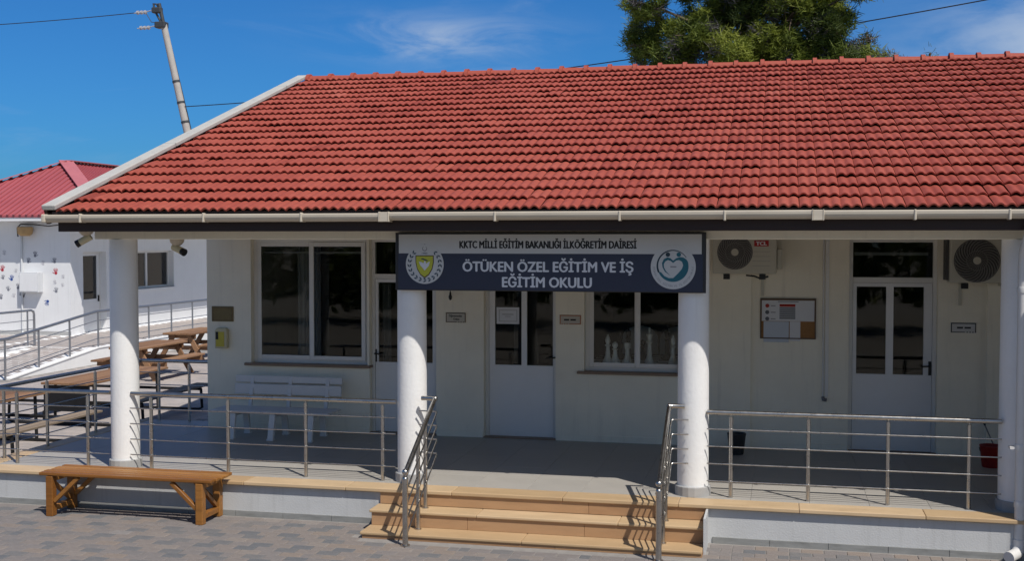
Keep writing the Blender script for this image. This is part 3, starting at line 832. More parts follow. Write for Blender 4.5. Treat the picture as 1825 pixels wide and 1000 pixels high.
def door(x0, x1, handle_x, side, panes):
    yf = YW + 0.10; zt = 2.60
    f = MB(); w = 0.05
    f.box(x0, x0 + w, yf, yf + 0.08, FL, 3.15); f.box(x1 - w, x1, yf, yf + 0.08, FL, 3.15); f.box(x0 + w, x1 - w, yf, yf + 0.08, 3.10, 3.15); f.box(x0 + w, x1 - w, yf, yf + 0.08, zt - 0.02, zt + 0.05)
    do = f.build('door', M['pvc'], school, bevel=0.004)
    a, b_ = x0 + w + 0.004, x1 - w - 0.004; lz0, lz1 = FL + 0.015, zt - 0.024
    holes = [(p, q, 1.40, 2.53) for p, q in panes]
    lf = MB(); wall_with_holes(lf, a, b_, lz0, lz1, yf + 0.012, yf + 0.055, holes); lf.build('door_leaf', M['doorwhite'], do, bevel=0.003)
    for p, q in panes:
        gl = MB(); gl.box(p - 0.003, q + 0.003, yf + 0.03, yf + 0.036, 1.397, 2.533); gl.build('pane', M['glass'], do)
    gl = MB(); gl.box(x0 + w - 0.003, x1 - w + 0.003, yf + 0.03, yf + 0.036, zt + 0.047, 3.103); gl.build('transom_pane', M['glass'], do)
    handle(do, handle_x, yf + 0.012, 1.52, side)
    th = MB(); th.box(x0, x1, YW - 0.02, yf + 0.08, FL - 0.003, FL + 0.012); th.build('threshold', M['sill'], do)
    return do


door(-5.63, -4.65, -5.575, 1, [(-5.535, -4.735)])
door(-3.97, -2.96, -2.99, -1, [(-3.835, -3.46), (-3.385, -3.02)])
door(0.87, 1.95, 1.875, -1, [(0.97, 1.335), (1.425, 1.795)])
# indoor curtains behind the panes
for a, b_, z0, z1 in ((-6.85, -6.50, 1.45, 3.05), (-5.55, -5.42, 0.9, 2.5), (-3.62, -3.56, 1.4, 2.1)):
    c = MB(); n = 24
    vs = []
    for z in (z0, z1):
        for i in range(n + 1): vs.append((a + (b_ - a) * i / n, YW + 0.34 + 0.02 * math.sin(i * 1.7), z))
    c._add(vs, [(i, i + 1, i + n + 2, i + n + 1) for i in range(n)]); c.build('curtain', M['curtain'], school, smooth=60)
# roller blind casing seen at the top of the wide window
c = MB(); c.box(-7.35, -5.74, YW + 0.28, YW + 0.31, 2.93, 2.96); c.box(0.95, 1.86, YW + 0.28, YW + 0.31, 2.93, 2.97); c.build('blind_rail', M['curtain'], school)

# ---------------------------------------------------------------- porch furniture and fittings
# railings
def railing(name, label, pts, posts, bars_to=None, post_r=0.021, top_r=0.0255, mt=None, group='steel railings of the porch', height=0.905, base=FL, nbar=4, bar_r=0.0075):
    mt = mt or M['steel']
    t = thing(name, label, 'railing', (pts[0][0], pts[0][1], base), group)
    h = MB(); h.tube([(x, y, base + height + (z if len(p) > 2 else 0)) for p in pts for x, y, z in [(p[0], p[1], p[2] if len(p) > 2 else 0)]], top_r, 14)
    h.build('handrail', mt, t, smooth=50)
    for (x, y) in posts:
        p = MB(); p.tube([(x, y, base - 0.001), (x, y, base + height - top_r - 0.018), (x, y, base + height - top_r - 0.016), (x, y, base + height - 0.006)], [post_r, post_r, 0.008, 0.008], 12)
        p.build('post', mt, t, smooth=50)
    for k in range(nbar):
        z = base + 0.175 + k * 0.185
        b = MB(); b.tube([(p[0], p[1] - 0.026, z) for p in pts], bar_r, 8); b.build('rail_bar', mt, t, smooth=50)
    return t


RY = 12.55
railing('porch_railing', 'steel railing between the two pillars by the wooden bench, three thin posts', [(-7.52, RY), (-4.21, RY)], [(-7.26, RY), (-6.27, RY), (-5.30, RY), (-4.37, RY)])
railing('porch_railing', 'steel railing to the side of the steps, below the air conditioners', [(-0.74, RY), (2.19, RY)], [(-0.49, RY), (0.305, RY), (1.10, RY), (1.885, RY)])
railing('porch_railing', 'short steel railing at the porch corner, behind the wooden bench end', [(-9.42, RY), (-7.80, RY)], [(-9.07, RY), (-8.10, RY)])
railing('porch_railing', 'steel railing along the open side of the porch facing the picnic tables', [(-9.42, RY + 0.02), (-9.42, 15.93), (-9.40, 16.0), (-8.12, 16.0)],
        [(-9.42, 12.78), (-9.43, 13.68), (-9.43, 14.80), (-9.12, 16.0), (-8.62, 16.0)])


def stair_rail(x, side, label):
    t = thing('stair_railing', label, 'railing', (x, 11.36, 0), 'sloping handrails of the steps')
    y0, z0, y1, z1 = 11.36, 0.75, 12.43, 1.37
    h = MB(); h.tube([(x, y0, z0), (x, y1 - 0.03, z1 - 0.015), (x, y1, z1), (x + 0.035 * side, y1 + 0.012, z1 + 0.002), (x + 0.16 * side, y1 + 0.02, z1 + 0.002)], 0.0255, 14)
    h.build('handrail', M['steel'], t, smooth=50)
    for c, r in (((x, y0, z0 + 0.012), 0.034), ((x, y0, z0 - 0.062), 0.030), ((x, y1, z1), 0.031)):
        k = MB(); k.lathe([(r * math.sin(a), -r * math.cos(a)) for a in [math.pi * (i + 0.3) / 8.6 for i in range(9)]], c, 14)
        k.build('ball_cap', M['steel'], t, smooth=60)
    for (py, pz, r) in ((y0, 0.0, 0.030), (11.80, ZS[0], 0.022), (12.06, ZS[1], 0.022)):
        zt = z0 + (py - y0) / (y1 - y0) * (z1 - z0) - (0.06 if py == y0 else 0.012)
        p = MB(); p.tube([(x, py, pz - 0.002), (x, py, zt)], r, 14); p.tube([(x, py, pz - 0.002), (x, py, pz + 0.012)], r * 1.6, 14); p.build('post', M['steel'], t, smooth=50)
    sl = (z1 - z0) / (y1 - y0)
    for i in range(4):
        d = 0.155 + i * 0.155
        p0 = (x + 0.02, y0 + 0.0, z0 - d); p1 = (x + 0.02, y1 + 0.02, z0 - d + sl * (y1 - y0 + 0.02)); zz = p1[2]
        b = MB(); b.tube([p0, (x + 0.02, y1 - 0.02, zz - 0.02), (x + 0.022 + 0.008 * side, y1 + 0.015, zz), (x + 0.06 * side, y1 + 0.018, zz + 0.002), (x + 0.20 * side, y1 + 0.03, zz + 0.002)], 0.0085, 8)
        b.build('rail_bar', M['steel'], t, smooth=50)
    return t


stair_rail(-3.715, -1, 'sloping steel handrail on the steps by the pillar under the crest end of the sign')
stair_rail(-1.13, 1, 'sloping steel handrail on the steps by the pillar under the heart logo')

# name board
sign = thing('school_sign', 'long navy and white school name board across the porch entrance', 'sign', (-2.45, 12.44, 2.58))
SYF = 12.42
s = MB(); s.box(-4.17, -0.755, SYF + 0.012, SYF + 0.055, 2.575, 3.215); s.build('sign_frame', M['signframe'], sign, bevel=0.003)
s = MB(); s.box(-4.135, -0.785, SYF, SYF + 0.012, 2.585, 2.985); s.build('navy_panel', M['navy'], sign)
s = MB(); s.box(-4.125, -0.80, SYF - 0.004, SYF + 0.012, 2.985, 3.195); s.build('white_band', M['signwhite'], sign)
text_mesh('KKTC MİLLİ EĞİTİM BAKANLIĞI İLKÖĞRETİM DAİRESİ', 'lettering', M['letterblack'], sign, -3.425, SYF - 0.0045, 3.045, 0.078, 1.94, 0.003, bold=0.062)
text_mesh('ÖTÜKEN ÖZEL EĞİTİM VE İŞ', 'lettering', M['letterwhite'], sign, -3.39, SYF - 0.0005, 2.79, 0.108, 1.87, 0.004, bold=0.05)
text_mesh('EĞİTİM OKULU', 'lettering', M['letterwhite'], sign, -2.945, SYF - 0.0005, 2.622, 0.108, 0.98, 0.004, bold=0.05)


def flat(poly, m, name, parent, x, z, y, d=0.003):
    b = MB(); b.prism(poly, ((x, y, z), (1, 0, 0), (0, 0, 1)), d); return b.build(name, m, parent)


def circ(r, n=40, a0=0.0, a1=2 * math.pi): return [(r * math.cos(a0 + (a1 - a0) * i / n), r * math.sin(a0 + (a1 - a0) * i / n)) for i in range(n)]


# crest with wreath, shield and dove
cx_, cz_, rr_ = -3.825, 2.865, 0.218
e = flat(circ(rr_, 48), M['signwhite'], 'crest', sign, cx_, cz_, SYF - 0.0045, 0.003)
yy = SYF - 0.0078
lv = MB()
for i in range(-8, 9):
    a = -math.pi / 2 + i * rad(17.0)
    for dr, sp in ((0.010, 0.5), (-0.014, -0.5)):
        c = Vector(((0.178 + dr) * math.cos(a), (0.178 + dr) * math.sin(a))); d = Vector((-math.sin(a), math.cos(a))) * (1 if i >= 0 else -1)
        d = Vector((d.x * math.cos(sp) - d.y * math.sin(sp), d.x * math.sin(sp) + d.y * math.cos(sp))); nn = Vector((-d.y, d.x))
        pts = [c - d * 0.022, c + nn * 0.009, c + d * 0.022, c - nn * 0.009]
        lv.prism([(p.x, p.y) for p in pts], ((cx_, yy, cz_), (1, 0, 0), (0, 0, 1)), 0.002)
lv.build('wreath', M['leafdark'], e)
sh = lambda k: [(-0.105 * k, 0.098 * k), (-0.105 * k, 0.02 * k), (-0.088 * k, -0.055 * k), (-0.05 * k, -0.118 * k), (0, -0.155 * k), (0.05 * k, -0.118 * k), (0.088 * k, -0.055 * k), (0.105 * k, 0.02 * k), (0.105 * k, 0.098 * k)]
flat(sh(1.0), M['brownprint'], 'shield_edge', e, cx_, cz_, yy, 0.002)
flat(sh(0.91), M['shield'], 'shield', e, cx_, cz_, yy - 0.0025, 0.002)
dove = [(-0.066, 0.030), (-0.050, -0.012), (-0.026, -0.036), (0.0, -0.070), (0.028, -0.040), (0.05, -0.015), (0.062, 0.032), (0.032, 0.018), (0.018, 0.004), (0.012, 0.032), (-0.004, 0.036), (-0.010, 0.010), (-0.034, 0.024)]
flat(dove, M['letterwhite'], 'dove', e, cx_, cz_, yy - 0.005, 0.002)
flat([(-0.045, 0.055), (-0.02, 0.066), (0.03, 0.046), (0.044, 0.036), (0.02, 0.036), (-0.02, 0.050)], M['leafdark'], 'twig', e, cx_, cz_, yy - 0.005, 0.002)
cr = [(0.028 * math.cos(a), 0.16 + 0.028 * math.sin(a)) for a in [rad(120 + i * 300 / 14) for i in range(15)]] + [(0.021 * math.cos(a), 0.163 + 0.021 * math.sin(a)) for a in [rad(420 - i * 300 / 14) for i in range(15)]]
flat(cr, M['greyprint'], 'crescent', e, cx_, cz_ + 0.012, yy, 0.0015)
flat([(0.012 * (1 if i % 2 == 0 else 0.42) * math.sin(i * math.pi / 5), 0.012 * (1 if i % 2 == 0 else 0.42) * math.cos(i * math.pi / 5)) for i in range(10)], M['greyprint'], 'star', e, cx_, cz_ + 0.218, yy + 0.003, 0.0015)
text_mesh('1983', 'crest_year', M['inkgrey'], e, cx_ - 0.032, yy, cz_ + 0.112, 0.018, 0.062, 0.001, bold=0.03)
# round logo with two heads over a heart
cx_, cz_ = -1.095, 2.85
e = flat(circ(0.236, 56), M['signwhite'], 'round_logo', sign, cx_, cz_, SYF - 0.0045, 0.003)
yy = SYF - 0.0078


def taper_arc(a0, a1, r, w0, w1, n=40, off=(0, 0)):
    o = []; inn = []
    for i in range(n + 1):
        t = i / n; a = rad(a0 + (a1 - a0) * t); w = w0 + (w1 - w0) * t
        if w0 == 0: w = w1 * math.sin(math.pi * t) ** 0.7
        o.append((r * math.cos(a) + off[0], r * math.sin(a) + off[1])); inn.append(((r - w) * math.cos(a) + off[0], (r - w) * math.sin(a) + off[1]))
    return o + inn[::-1]


flat(taper_arc(32, 205, 0.170, 0.006, 0.020), M['tealdark'], 'logo_arc', e, cx_ - 0.005, cz_ + 0.010, yy, 0.0015)
# heart swoosh: thick on the lower right
o = []; inn = []


def heart(t, k):
    x = 16 * math.sin(t) ** 3; y = 13 * math.cos(t) - 5 * math.cos(2 * t) - 2 * math.cos(3 * t) - math.cos(4 * t); return Vector((x * k, y * k))


outer = [(0.163 * math.cos(a) - 0.002, 0.163 * math.sin(a) + 0.005) for a in [rad(202 + i * (380 - 202) / 30) for i in range(31)]]
outer += [(0.135, 0.082), (0.105, 0.100), (0.07, 0.104), (0.032, 0.092), (0.0, 0.066)]
inner = [(0.0, 0.042), (0.032, 0.068), (0.062, 0.072), (0.092, 0.055), (0.104, 0.018), (0.092, -0.02), (0.05, -0.070), (0.0, -0.118), (-0.045, -0.118), (-0.09, -0.098), (-0.13, -0.055)]
flat(outer + inner, M['teal'], 'swoosh', e, cx_, cz_, yy, 0.0015)
hl = [(0.0, 0.066), (-0.03, 0.092), (-0.062, 0.100), (-0.098, 0.082), (-0.118, 0.040), (-0.112, -0.005), (-0.085, -0.052), (-0.03, -0.092), (-0.075, -0.045), (-0.096, -0.005), (-0.098, 0.030), (-0.082, 0.058), (-0.056, 0.072), (-0.028, 0.064), (0.0, 0.042)]
flat(hl, M['teal'], 'swoosh', e, cx_, cz_, yy, 0.0015)
flat(circ(0.0235, 20), M['tealdark'], 'logo_head', e, cx_ - 0.056, cz_ + 0.130, yy, 0.0015)
flat(circ(0.0235, 20), M['teal'], 'logo_head', e, cx_ + 0.058, cz_ + 0.130, yy, 0.0015)
flat([(-0.032, -0.006), (0.032, -0.006), (0.032, 0.008), (-0.032, 0.008)], M['greyprint'], 'logo_print', e, cx_ + 0.002, cz_, yy, 0.001)
ring_txt = 'ÖTÜKEN ÖZEL EĞİTİM VE İŞ EĞİTİM OKULU'
lt = MB()
for i, ch in enumerate(ring_txt):
    if ch == ' ': continue
    a = rad(182 + i * (358 - 182) / (len(ring_txt) - 1))
    text_mesh(ch, 'ring_letter', M['greyprint'], e, cx_ + 0.212 * math.cos(a), yy, cz_ + 0.212 * math.sin(a), 0.020, None, 0.0, spin=-(a + math.pi / 2), align='CENTER')

# air conditioners


def aircon(cx, z0, w, label, fan_dx, badge, fan_r, name='air_conditioner'):
    t = thing(name, label, 'air conditioner', (cx, 15.4, z0), 'outdoor air conditioner units')
    y0, y1, h = 15.22, 15.52, 0.56
    b = MB(); b.box(cx - w / 2, cx + w / 2, y0, y1, z0, z0 + h); b.build('casing', M['acbody'], t, bevel=0.018, seg=2)
    fx, fz = cx + fan_dx, z0 + h * 0.49
    d = MB(); d.tube([(fx, y0 - 0.006, fz), (fx, y0 + 0.004, fz)], fan_r, 40); d.build('fan_grille', M['fan'], t, smooth=40)
    v = MB()
    for i in range(26):
        a0 = 2 * math.pi * i / 26; pts = []
        for s_ in range(7):
            u = s_ / 6; r = 0.045 + (fan_r - 0.05) * u; a = a0 - 1.15 * u ** 1.3
            pts.append((fx + r * math.cos(a), y0 - 0.013, fz + r * math.sin(a)))
        v.tube(pts, [0.0035, 0.0045, 0.005, 0.0055, 0.006, 0.0065, 0.006], 5)
    for r in (0.12, fan_r - 0.012): v.tube([(fx + r * math.cos(a), y0 - 0.011, fz + r * math.sin(a)) for a in [2 * math.pi * i / 36 for i in range(37)]], 0.004, 5, caps=False)
    v.build('grille_vanes', M['vane'], t)
    c = MB(); c.tube([(fx, y0 - 0.022, fz), (fx, y0 - 0.008, fz)], 0.046, 24); c.build('fan_hub', M['acbody'], t, smooth=40)
    for bx in (cx - w * 0.28, cx + w * 0.28):
        k = MB(); k.box(bx - 0.02, bx + 0.02, y0 + 0.02, YW, z0 - 0.045, z0 - 0.002); k.box(bx - 0.018, bx + 0.018, YW - 0.03, YW, z0 - 0.30, z0 - 0.045); k.build('bracket', M['acbody'], t)
        k = MB(); k.box(bx - 0.04, bx + 0.04, y0 + 0.0, y0 + 0.06, z0 - 0.072, z0 - 0.004); k.build('rubber_foot', M['black'], t)
    if badge:
        k = MB(); k.box(cx + 0.12, cx + 0.30, y0 - 0.006, y0 + 0.002, z0 + 0.35, z0 + 0.425); bo = k.build('badge', M['badge'], t)
        text_mesh('TCL', 'badge_lettering', M['letterwhite'], bo, cx + 0.145, y0 - 0.0065, z0 + 0.365, 0.046, 0.13, 0.001, bold=0.09)
        k = MB(); k.box(cx + w / 2, cx + w / 2 + 0.07, y0 + 0.05, y1 - 0.03, z0 + 0.06, z0 + 0.32); k.build('valve_cover', M['acbody'], t, bevel=0.012)
        k = MB(); k.tube([(cx + 0.02, 15.25, z0 - 0.02), (cx + 0.12, 15.24, z0 - 0.03), (cx + 0.2, 15.28, z0 - 0.06), (cx + 0.29, 15.4, z0 - 0.04)], 0.012, 6); k.build('hose', M['black'], t, smooth=60)
        k = MB()
        for q in range(4): k.box(cx + 0.1, cx + 0.32, y0 - 0.002, y0 + 0.001, z0 + 0.10 + q * 0.06, z0 + 0.104 + q * 0.06)
        k.build('label_print', M['greyprint'], t)
    else:
        k = MB(); k.box(cx - w / 2 - 0.035, cx - w / 2 - 0.004, y0 + 0.05, y1, z0 + 0.03, z0 + h - 0.03); k.build('side_louvre', M['fan'], t)
    return t


aircon(-0.44, 2.70, 0.80, 'wall air conditioner with red badge above the noticeboard', -0.12, True, 0.222)
aircon(2.44, 2.605, 0.82, 'wall air conditioner above the small grey plate, by the glazed side door', -0.095, False, 0.268)

# noticeboard
nb = thing('noticeboard', 'cork noticeboard covered with papers beside the grey conduit', 'noticeboard', (0.11, YW, 2.1))
b = MB(); b.box(-0.23, 0.445, YW - 0.018, YW - 0.001, 1.86, 2.35); b.build('cork', M['cork'], nb)
b = MB(); b.box(-0.245, 0.46, YW - 0.03, YW - 0.001, 2.35, 2.372); b.box(-0.245, 0.46, YW - 0.03, YW - 0.001, 1.845, 1.86); b.box(-0.245, -0.23, YW - 0.03, YW - 0.001, 1.86, 2.35); b.box(0.445, 0.46, YW - 0.03, YW - 0.001, 1.86, 2.35)
b.build('frame', M['frameb'], nb)
b = MB(); b.box(-0.225, 0.44, YW - 0.0215, YW - 0.019, 2.075, 2.345); p1 = b.build('poster', M['paper'], nb)
b = MB(); b.box(-0.20, 0.12, YW - 0.024, YW - 0.022, 1.80, 2.07); b.build('paper', M['paperblue'], nb).rotation_euler = (0, 0, 0)
b = MB(); b.box(0.13, 0.265, YW - 0.0235, YW - 0.0195, 1.82, 2.072); b.build('paper', M['paper'], nb)
for i, mm in enumerate(('inkred', 'inkgrey', 'inkgrey')):
    k = MB(); k.tube([(-0.155, YW - 0.0235, 2.275 - i * 0.085), (-0.155, YW - 0.022, 2.275 - i * 0.085)], 0.026, 16); k.build('round_mark', M[mm], p1)
    k = MB(); k.box(-0.11, -0.05, YW - 0.0225, YW - 0.0218, 2.268 - i * 0.085, 2.28 - i * 0.085); k.build('print_line', M['greyprint'], p1)
k = MB(); k.box(0.0, 0.2, YW - 0.0225, YW - 0.0218, 2.262, 2.298); k.build('print_heading', M['inkred'], p1)
k = MB()
for i in range(6): k.box(0.0, 0.2, YW - 0.0225, YW - 0.0218, 2.105 + i * 0.026, 2.123 + i * 0.026)
k.build('print_table', M['inkgrey'], p1)
k = MB(); k.box(-0.02, 0.24, YW - 0.0225, YW - 0.0218, 2.324, 2.333); k.build('print_line', M['inkgrey'], p1)

# name plates by the doors


def plate(x0, x1, z0, z1, edge, face, label, lines, dash):
    t = thing('door_plate', label, 'door plate', ((x0 + x1) / 2, YW, z0))
    b = MB(); b.box(x0, x1, YW - 0.010, YW - 0.001, z0, z1); b.build('plate', face, t, bevel=0.003)
    k = MB(); w = 0.011; y0, y1 = YW - 0.0125, YW - 0.0098; cut = x0 + (x1 - x0) * 0.55
    k.box(x0 + 0.004, x1 - 0.004, y0, y1, z1 - w - 0.004, z1 - 0.004); k.box(x0 + 0.004, x0 + w + 0.004, y0, y1, z0 + 0.004, z1 - w - 0.004); k.box(x1 - w - 0.004, x1 - 0.004, y0, y1, z0 + 0.004, z1 - w - 0.004)
    if dash > 0:
        k.box(x0 + w + 0.004, cut, y0, y1, z0 + 0.004, z0 + w + 0.002)
        for q in range(3): k.box(cut + 0.022 + q * 0.034, cut + 0.036 + q * 0.034, y0, y1, z0 + 0.002, z0 + 0.015)
    else:
        cut = x0 + (x1 - x0) * 0.45; k.box(cut, x1 - w - 0.004, y0, y1, z0 + 0.004, z0 + w + 0.002)
        for q in range(3): k.box(cut - 0.036 - q * 0.034, cut - 0.022 - q * 0.034, y0, y1, z0 + 0.002, z0 + 0.015)
    k.build('border', edge, t)
    for (txt, xa, wd, za) in lines:
        if txt is None:                             # print too small to read in the photograph: two word-shaped marks
            k = MB(); k.box(xa, xa + wd * 0.44, YW - 0.0108, YW - 0.0099, za, za + 0.021); k.box(xa + wd * 0.54, xa + wd, YW - 0.0108, YW - 0.0099, za, za + 0.021); k.build('print', M['letterblack'], t); continue
        text_mesh(txt, 'lettering', M['letterblack'], t, xa, YW - 0.0105, za, 0.026, wd, 0.001, bold=0.07)
    return t


plate(-4.51, -4.22, 1.985, 2.125, M['frameb'], M['plate'], 'cream name plate with dark brown border left of the middle door', [('Öğretmenler', -4.462, 0.19, 2.065), ('Odası', -4.40, 0.085, 2.022)], 1)
plate(-2.905, -2.61, 1.985, 2.115, M['orangeedge'], M['plate'], 'cream name plate with orange border between middle door and window', [(None, -2.845, 0.165, 2.038)], -1)
plate(2.105, 2.41, 1.962, 2.09, M['black'], M['plategrey'], 'pale grey name plate with black border by the right-hand side door', [(None, 2.18, 0.165, 2.016)], 1)
# paper on the middle door
t = thing('door_notice', 'framed white paper notice taped on the middle door glass', 'paper', (-3.645, YW + 0.1, 1.98))
b = MB(); b.box(-3.81, -3.49, YW + 0.100, YW + 0.102, 1.97, 2.20); b.build('sheet', M['paper'], t)
k = MB(); ring_frame(k, -3.775, -3.52, 2.005, 2.165, 0.006, YW + 0.0985, YW + 0.100); k.box(-3.73, -3.57, YW + 0.0985, YW + 0.1, 2.098, 2.108); k.box(-3.69, -3.61, YW + 0.0985, YW + 0.1, 2.07, 2.077); k.build('print', M['greyprint'], t)
# bronze plaque and yellow dispenser
t = thing('wall_plaque', 'small bronze plaque on the wall above the yellow box', 'plaque', (-7.87, YW, 1.95))
b = MB(); b.box(-8.04, -7.70, YW - 0.016, YW - 0.001, 1.945, 2.165); b.build('plaque_plate', M['bronze'], t, bevel=0.004)
k = MB(); ring_frame(k, -8.02, -7.72, 1.965, 2.145, 0.006, YW - 0.019, YW - 0.0155); k.build('rim', M['frameb'], t)
t = thing('wall_dispenser', 'yellow wall box with a dark slot below the bronze plaque', 'dispenser', (-7.87, YW, 1.55))
b = MB(); b.prism([(-7.965, 1.56), (-7.775, 1.56), (-7.775, 1.83), (-7.80, 1.855), (-7.93, 1.855), (-7.965, 1.82)], ((0, YW - 0.001, 0), (1, 0, 0), (0, 0, 1)), 0.075); b.build('housing', M['dispback'], t, bevel=0.008)
b = MB(); b.box(-7.945, -7.815, YW - 0.082, YW - 0.074, 1.585, 1.80); b.build('front_cover', M['dispenser'], t, bevel=0.003)
b = MB(); b.box(-7.945, -7.905, YW - 0.086, YW - 0.081, 1.69, 1.80); b.build('slot', M['black'], t)
# conduit with valve
t = thing('wall_pipe', 'thin grey conduit running down the wall beside the noticeboard', 'pipe', (0.55, YW, 1.05))
b = MB(); b.tube([(0.55, YW - 0.02, 3.33), (0.555, YW - 0.02, 1.10)], 0.0125, 8); b.build('conduit', M['pipewhite'], t, smooth=60)
b = MB(); b.box(0.575, 0.62, YW - 0.016, YW - 0.001, 1.1, 3.33); b.build('cable_duct', M['pvc'], t)
b = MB(); b.tube([(0.555, YW - 0.02, 1.10), (0.558, YW - 0.04, 1.07), (0.60, YW - 0.05, 1.065)], 0.022, 8); b.build('tap', M['valve'], t, smooth=60)
# hanging lantern
t = thing('hanging_lamp', 'small dark lamp hanging beside the nameplate with brown border', 'lamp', (-4.41, 15.5, 2.3))
b = MB(); b.tube([(-4.41, 15.5, 3.34), (-4.41, 15.5, 2.40)], 0.006, 6); b.build('cord', M['black'], t)
b = MB(); b.lathe([(0.004, 0), (0.02, 0.015), (0.026, 0.05), (0.016, 0.075), (0.012, 0.11), (0.006, 0.12)], (-4.41, 15.5, 2.30), 12); b.build('shade', M['black'], t, smooth=50)

# white bench against the wall
wb = thing('white_bench', 'white plastic bench with backrest under the wide window', 'bench', (-6.75, 15.1, FL))
for (za, zb, ya) in ((0.735, 0.83, 15.385), (0.57, 0.715, 15.35)):
    b = MB(); b.box(-7.56, -5.95, ya, ya + 0.03, FL + za - 0.03, FL + zb - 0.03); b.build('back_slat', M['whiteplastic'], wb, bevel=0.006)
for k in range(3):
    b = MB(); b.box(-7.62, -5.90, 14.72 + k * 0.165, 14.72 + k * 0.165 + 0.15, FL + 0.36, FL + 0.395); b.build('seat_slat', M['whiteplastic'], wb, bevel=0.006)
for lx in (-7.30, -6.72, -6.16):
    for ly, fy in ((14.78, 14.70), (15.16, 15.22)):
        b = MB(); b.bar((lx, fy, FL), (lx, ly, FL + 0.36), 0.085, 0.05, up=(0, 1, 0)); b.box(lx - 0.05, lx + 0.05, fy - 0.035, fy + 0.035, FL, FL + 0.03); b.build('leg', M['whiteplastic'], wb, bevel=0.006)
    b = MB(); b.bar((lx, 15.30, FL + 0.36), (lx, 15.41, FL + 0.80), 0.05, 0.04, up=(0, 1, 0)); b.build('back_support', M['whiteplastic'], wb)
    b = MB(); b.box(lx - 0.025, lx + 0.025, 14.76, 15.32, FL + 0.31, FL + 0.359); b.build('seat_bearer', M['whiteplastic'], wb)

# red bucket, mop and dark bin
t = thing('fire_bucket', 'red plastic bucket on the porch floor beside the last pillar', 'bucket', (2.50, 14.95, FL))
b = MB(); b.lathe([(0.105, 0.0), (0.112, 0.02), (0.135, 0.24), (0.142, 0.25), (0.142, 0.262), (0.128, 0.262), (0.118, 0.10), (0.1, 0.03)], (2.50, 14.95, FL), 24); b.build('pail', M['redplastic'], t, smooth=40)
b = MB(); b.tube([(2.50 + 0.14 * math.cos(a), 14.95, FL + 0.235 - 0.12 * math.sin(a)) for a in [math.pi * i / 10 for i in range(11)]], 0.005, 6); b.build('bail', M['blackmetal'], t, smooth=60)
t = thing('leaning_stick', 'thin dark stick leaning on the wall above the red bucket', 'stick', (2.55, 15.3, FL))
b = MB(); b.tube([(2.66, 15.2, FL), (2.50, 15.50, FL + 0.44)], 0.008, 8); tag(b.build('stick_shaft', M['valve'], t, smooth=60))
b = MB(); b.tube([(2.51, 15.487, FL + 0.42), (2.49, 15.512, FL + 0.46)], 0.012, 8); b.build('stick_grip', M['black'], t)
t = thing('waste_bin', 'small dark waste bin on the porch floor under the badged air conditioner', 'bin', (-0.52, 15.12, FL))
b = MB(); b.lathe([(0.085, 0.0), (0.09, 0.01), (0.115, 0.24), (0.12, 0.25), (0.12, 0.27), (0.108, 0.27), (0.09, 0.06)], (-0.52, 15.12, FL), 20); b.build('bin_body', M['darkplastic'], t, smooth=40)

# security cameras


def cctv(x, y, z, aim, label):
    t = thing('security_camera', label, 'camera', (x, y, z), 'security cameras under the eave')
    b = MB(); b.lathe([(0.035, -0.075), (0.055, -0.062), (0.080, -0.035), (0.085, 0.0)], (x, y, z), 20); b.build('junction_cup', M['gutter'], t, smooth=40)
    a = Vector(aim).normalized(); p = Vector((x, y, z - 0.11))
    b = MB(); b.tube([(x, y, z - 0.06), p], 0.013, 8); b.build('bracket', M['gutter'], t)
    b = MB(); b.tube([p - a * 0.06, p + a * 0.085], 0.042, 16); b.build('camera_body', M['dispback'], t, smooth=40)
    b = MB(); b.tube([p + a * 0.084, p + a * 0.13], [0.042, 0.045], 16); b.build('lens_hood', M['black'], t, smooth=40)


cctv(-7.93, 12.30, 3.255, (-0.75, -0.25, -0.45), 'bullet camera under the eave corner, aimed at the courtyard side')
cctv(-6.95, 12.64, 3.14, (0.85, -0.25, -0.35), 'bullet camera under the beam, aimed along the porch')
# chess pieces inside the window
BASE = [(0.0, 0.0), (0.055, 0.0), (0.055, 0.02), (0.042, 0.04), (0.028, 0.075)]
PIECE = {'pawn': [(0.02, 0.13), (0.034, 0.145), (0.018, 0.155), (0.032, 0.18), (0.03, 0.205), (0.012, 0.225)],
         'bishop': [(0.019, 0.17), (0.036, 0.19), (0.018, 0.20), (0.03, 0.235), (0.022, 0.27), (0.008, 0.295), (0.012, 0.305)],
         'rook': [(0.024, 0.15), (0.036, 0.165), (0.036, 0.215), (0.03, 0.217), (0.024, 0.205)],
         'king': [(0.02, 0.21), (0.04, 0.235), (0.02, 0.25), (0.034, 0.31), (0.034, 0.318), (0.012, 0.33), (0.01, 0.36), (0.018, 0.365), (0.006, 0.39)]}
cb = thing('chess_board', 'large black and white chess board on a stand inside the window', 'chess board', (-1.85, YW + 0.7, 1.38))
b = MB(); b.box(-2.54, -1.16, YW + 0.205, YW + 1.5, 1.405, 1.445); b.build('board_base', M['chessblack'], cb)
lm = MB(); lm.box(-0.07, 0.07, -0.07, 0.07, 0, 0.006); lm = lm.mesh('light_square', M['chesswhite'])
for i in range(9):
    for j in range(8):
        if (i + j) % 2 == 0: inst(lm, 'light_square', cb, (-2.46 + i * 0.15, YW + 0.30 + j * 0.145, 1.445))
b = MB(); b.box(-2.4, -1.3, YW + 0.5, YW + 1.4, 0.38, 1.404); b.build('stand', M['room'], cb)
seenp = {}
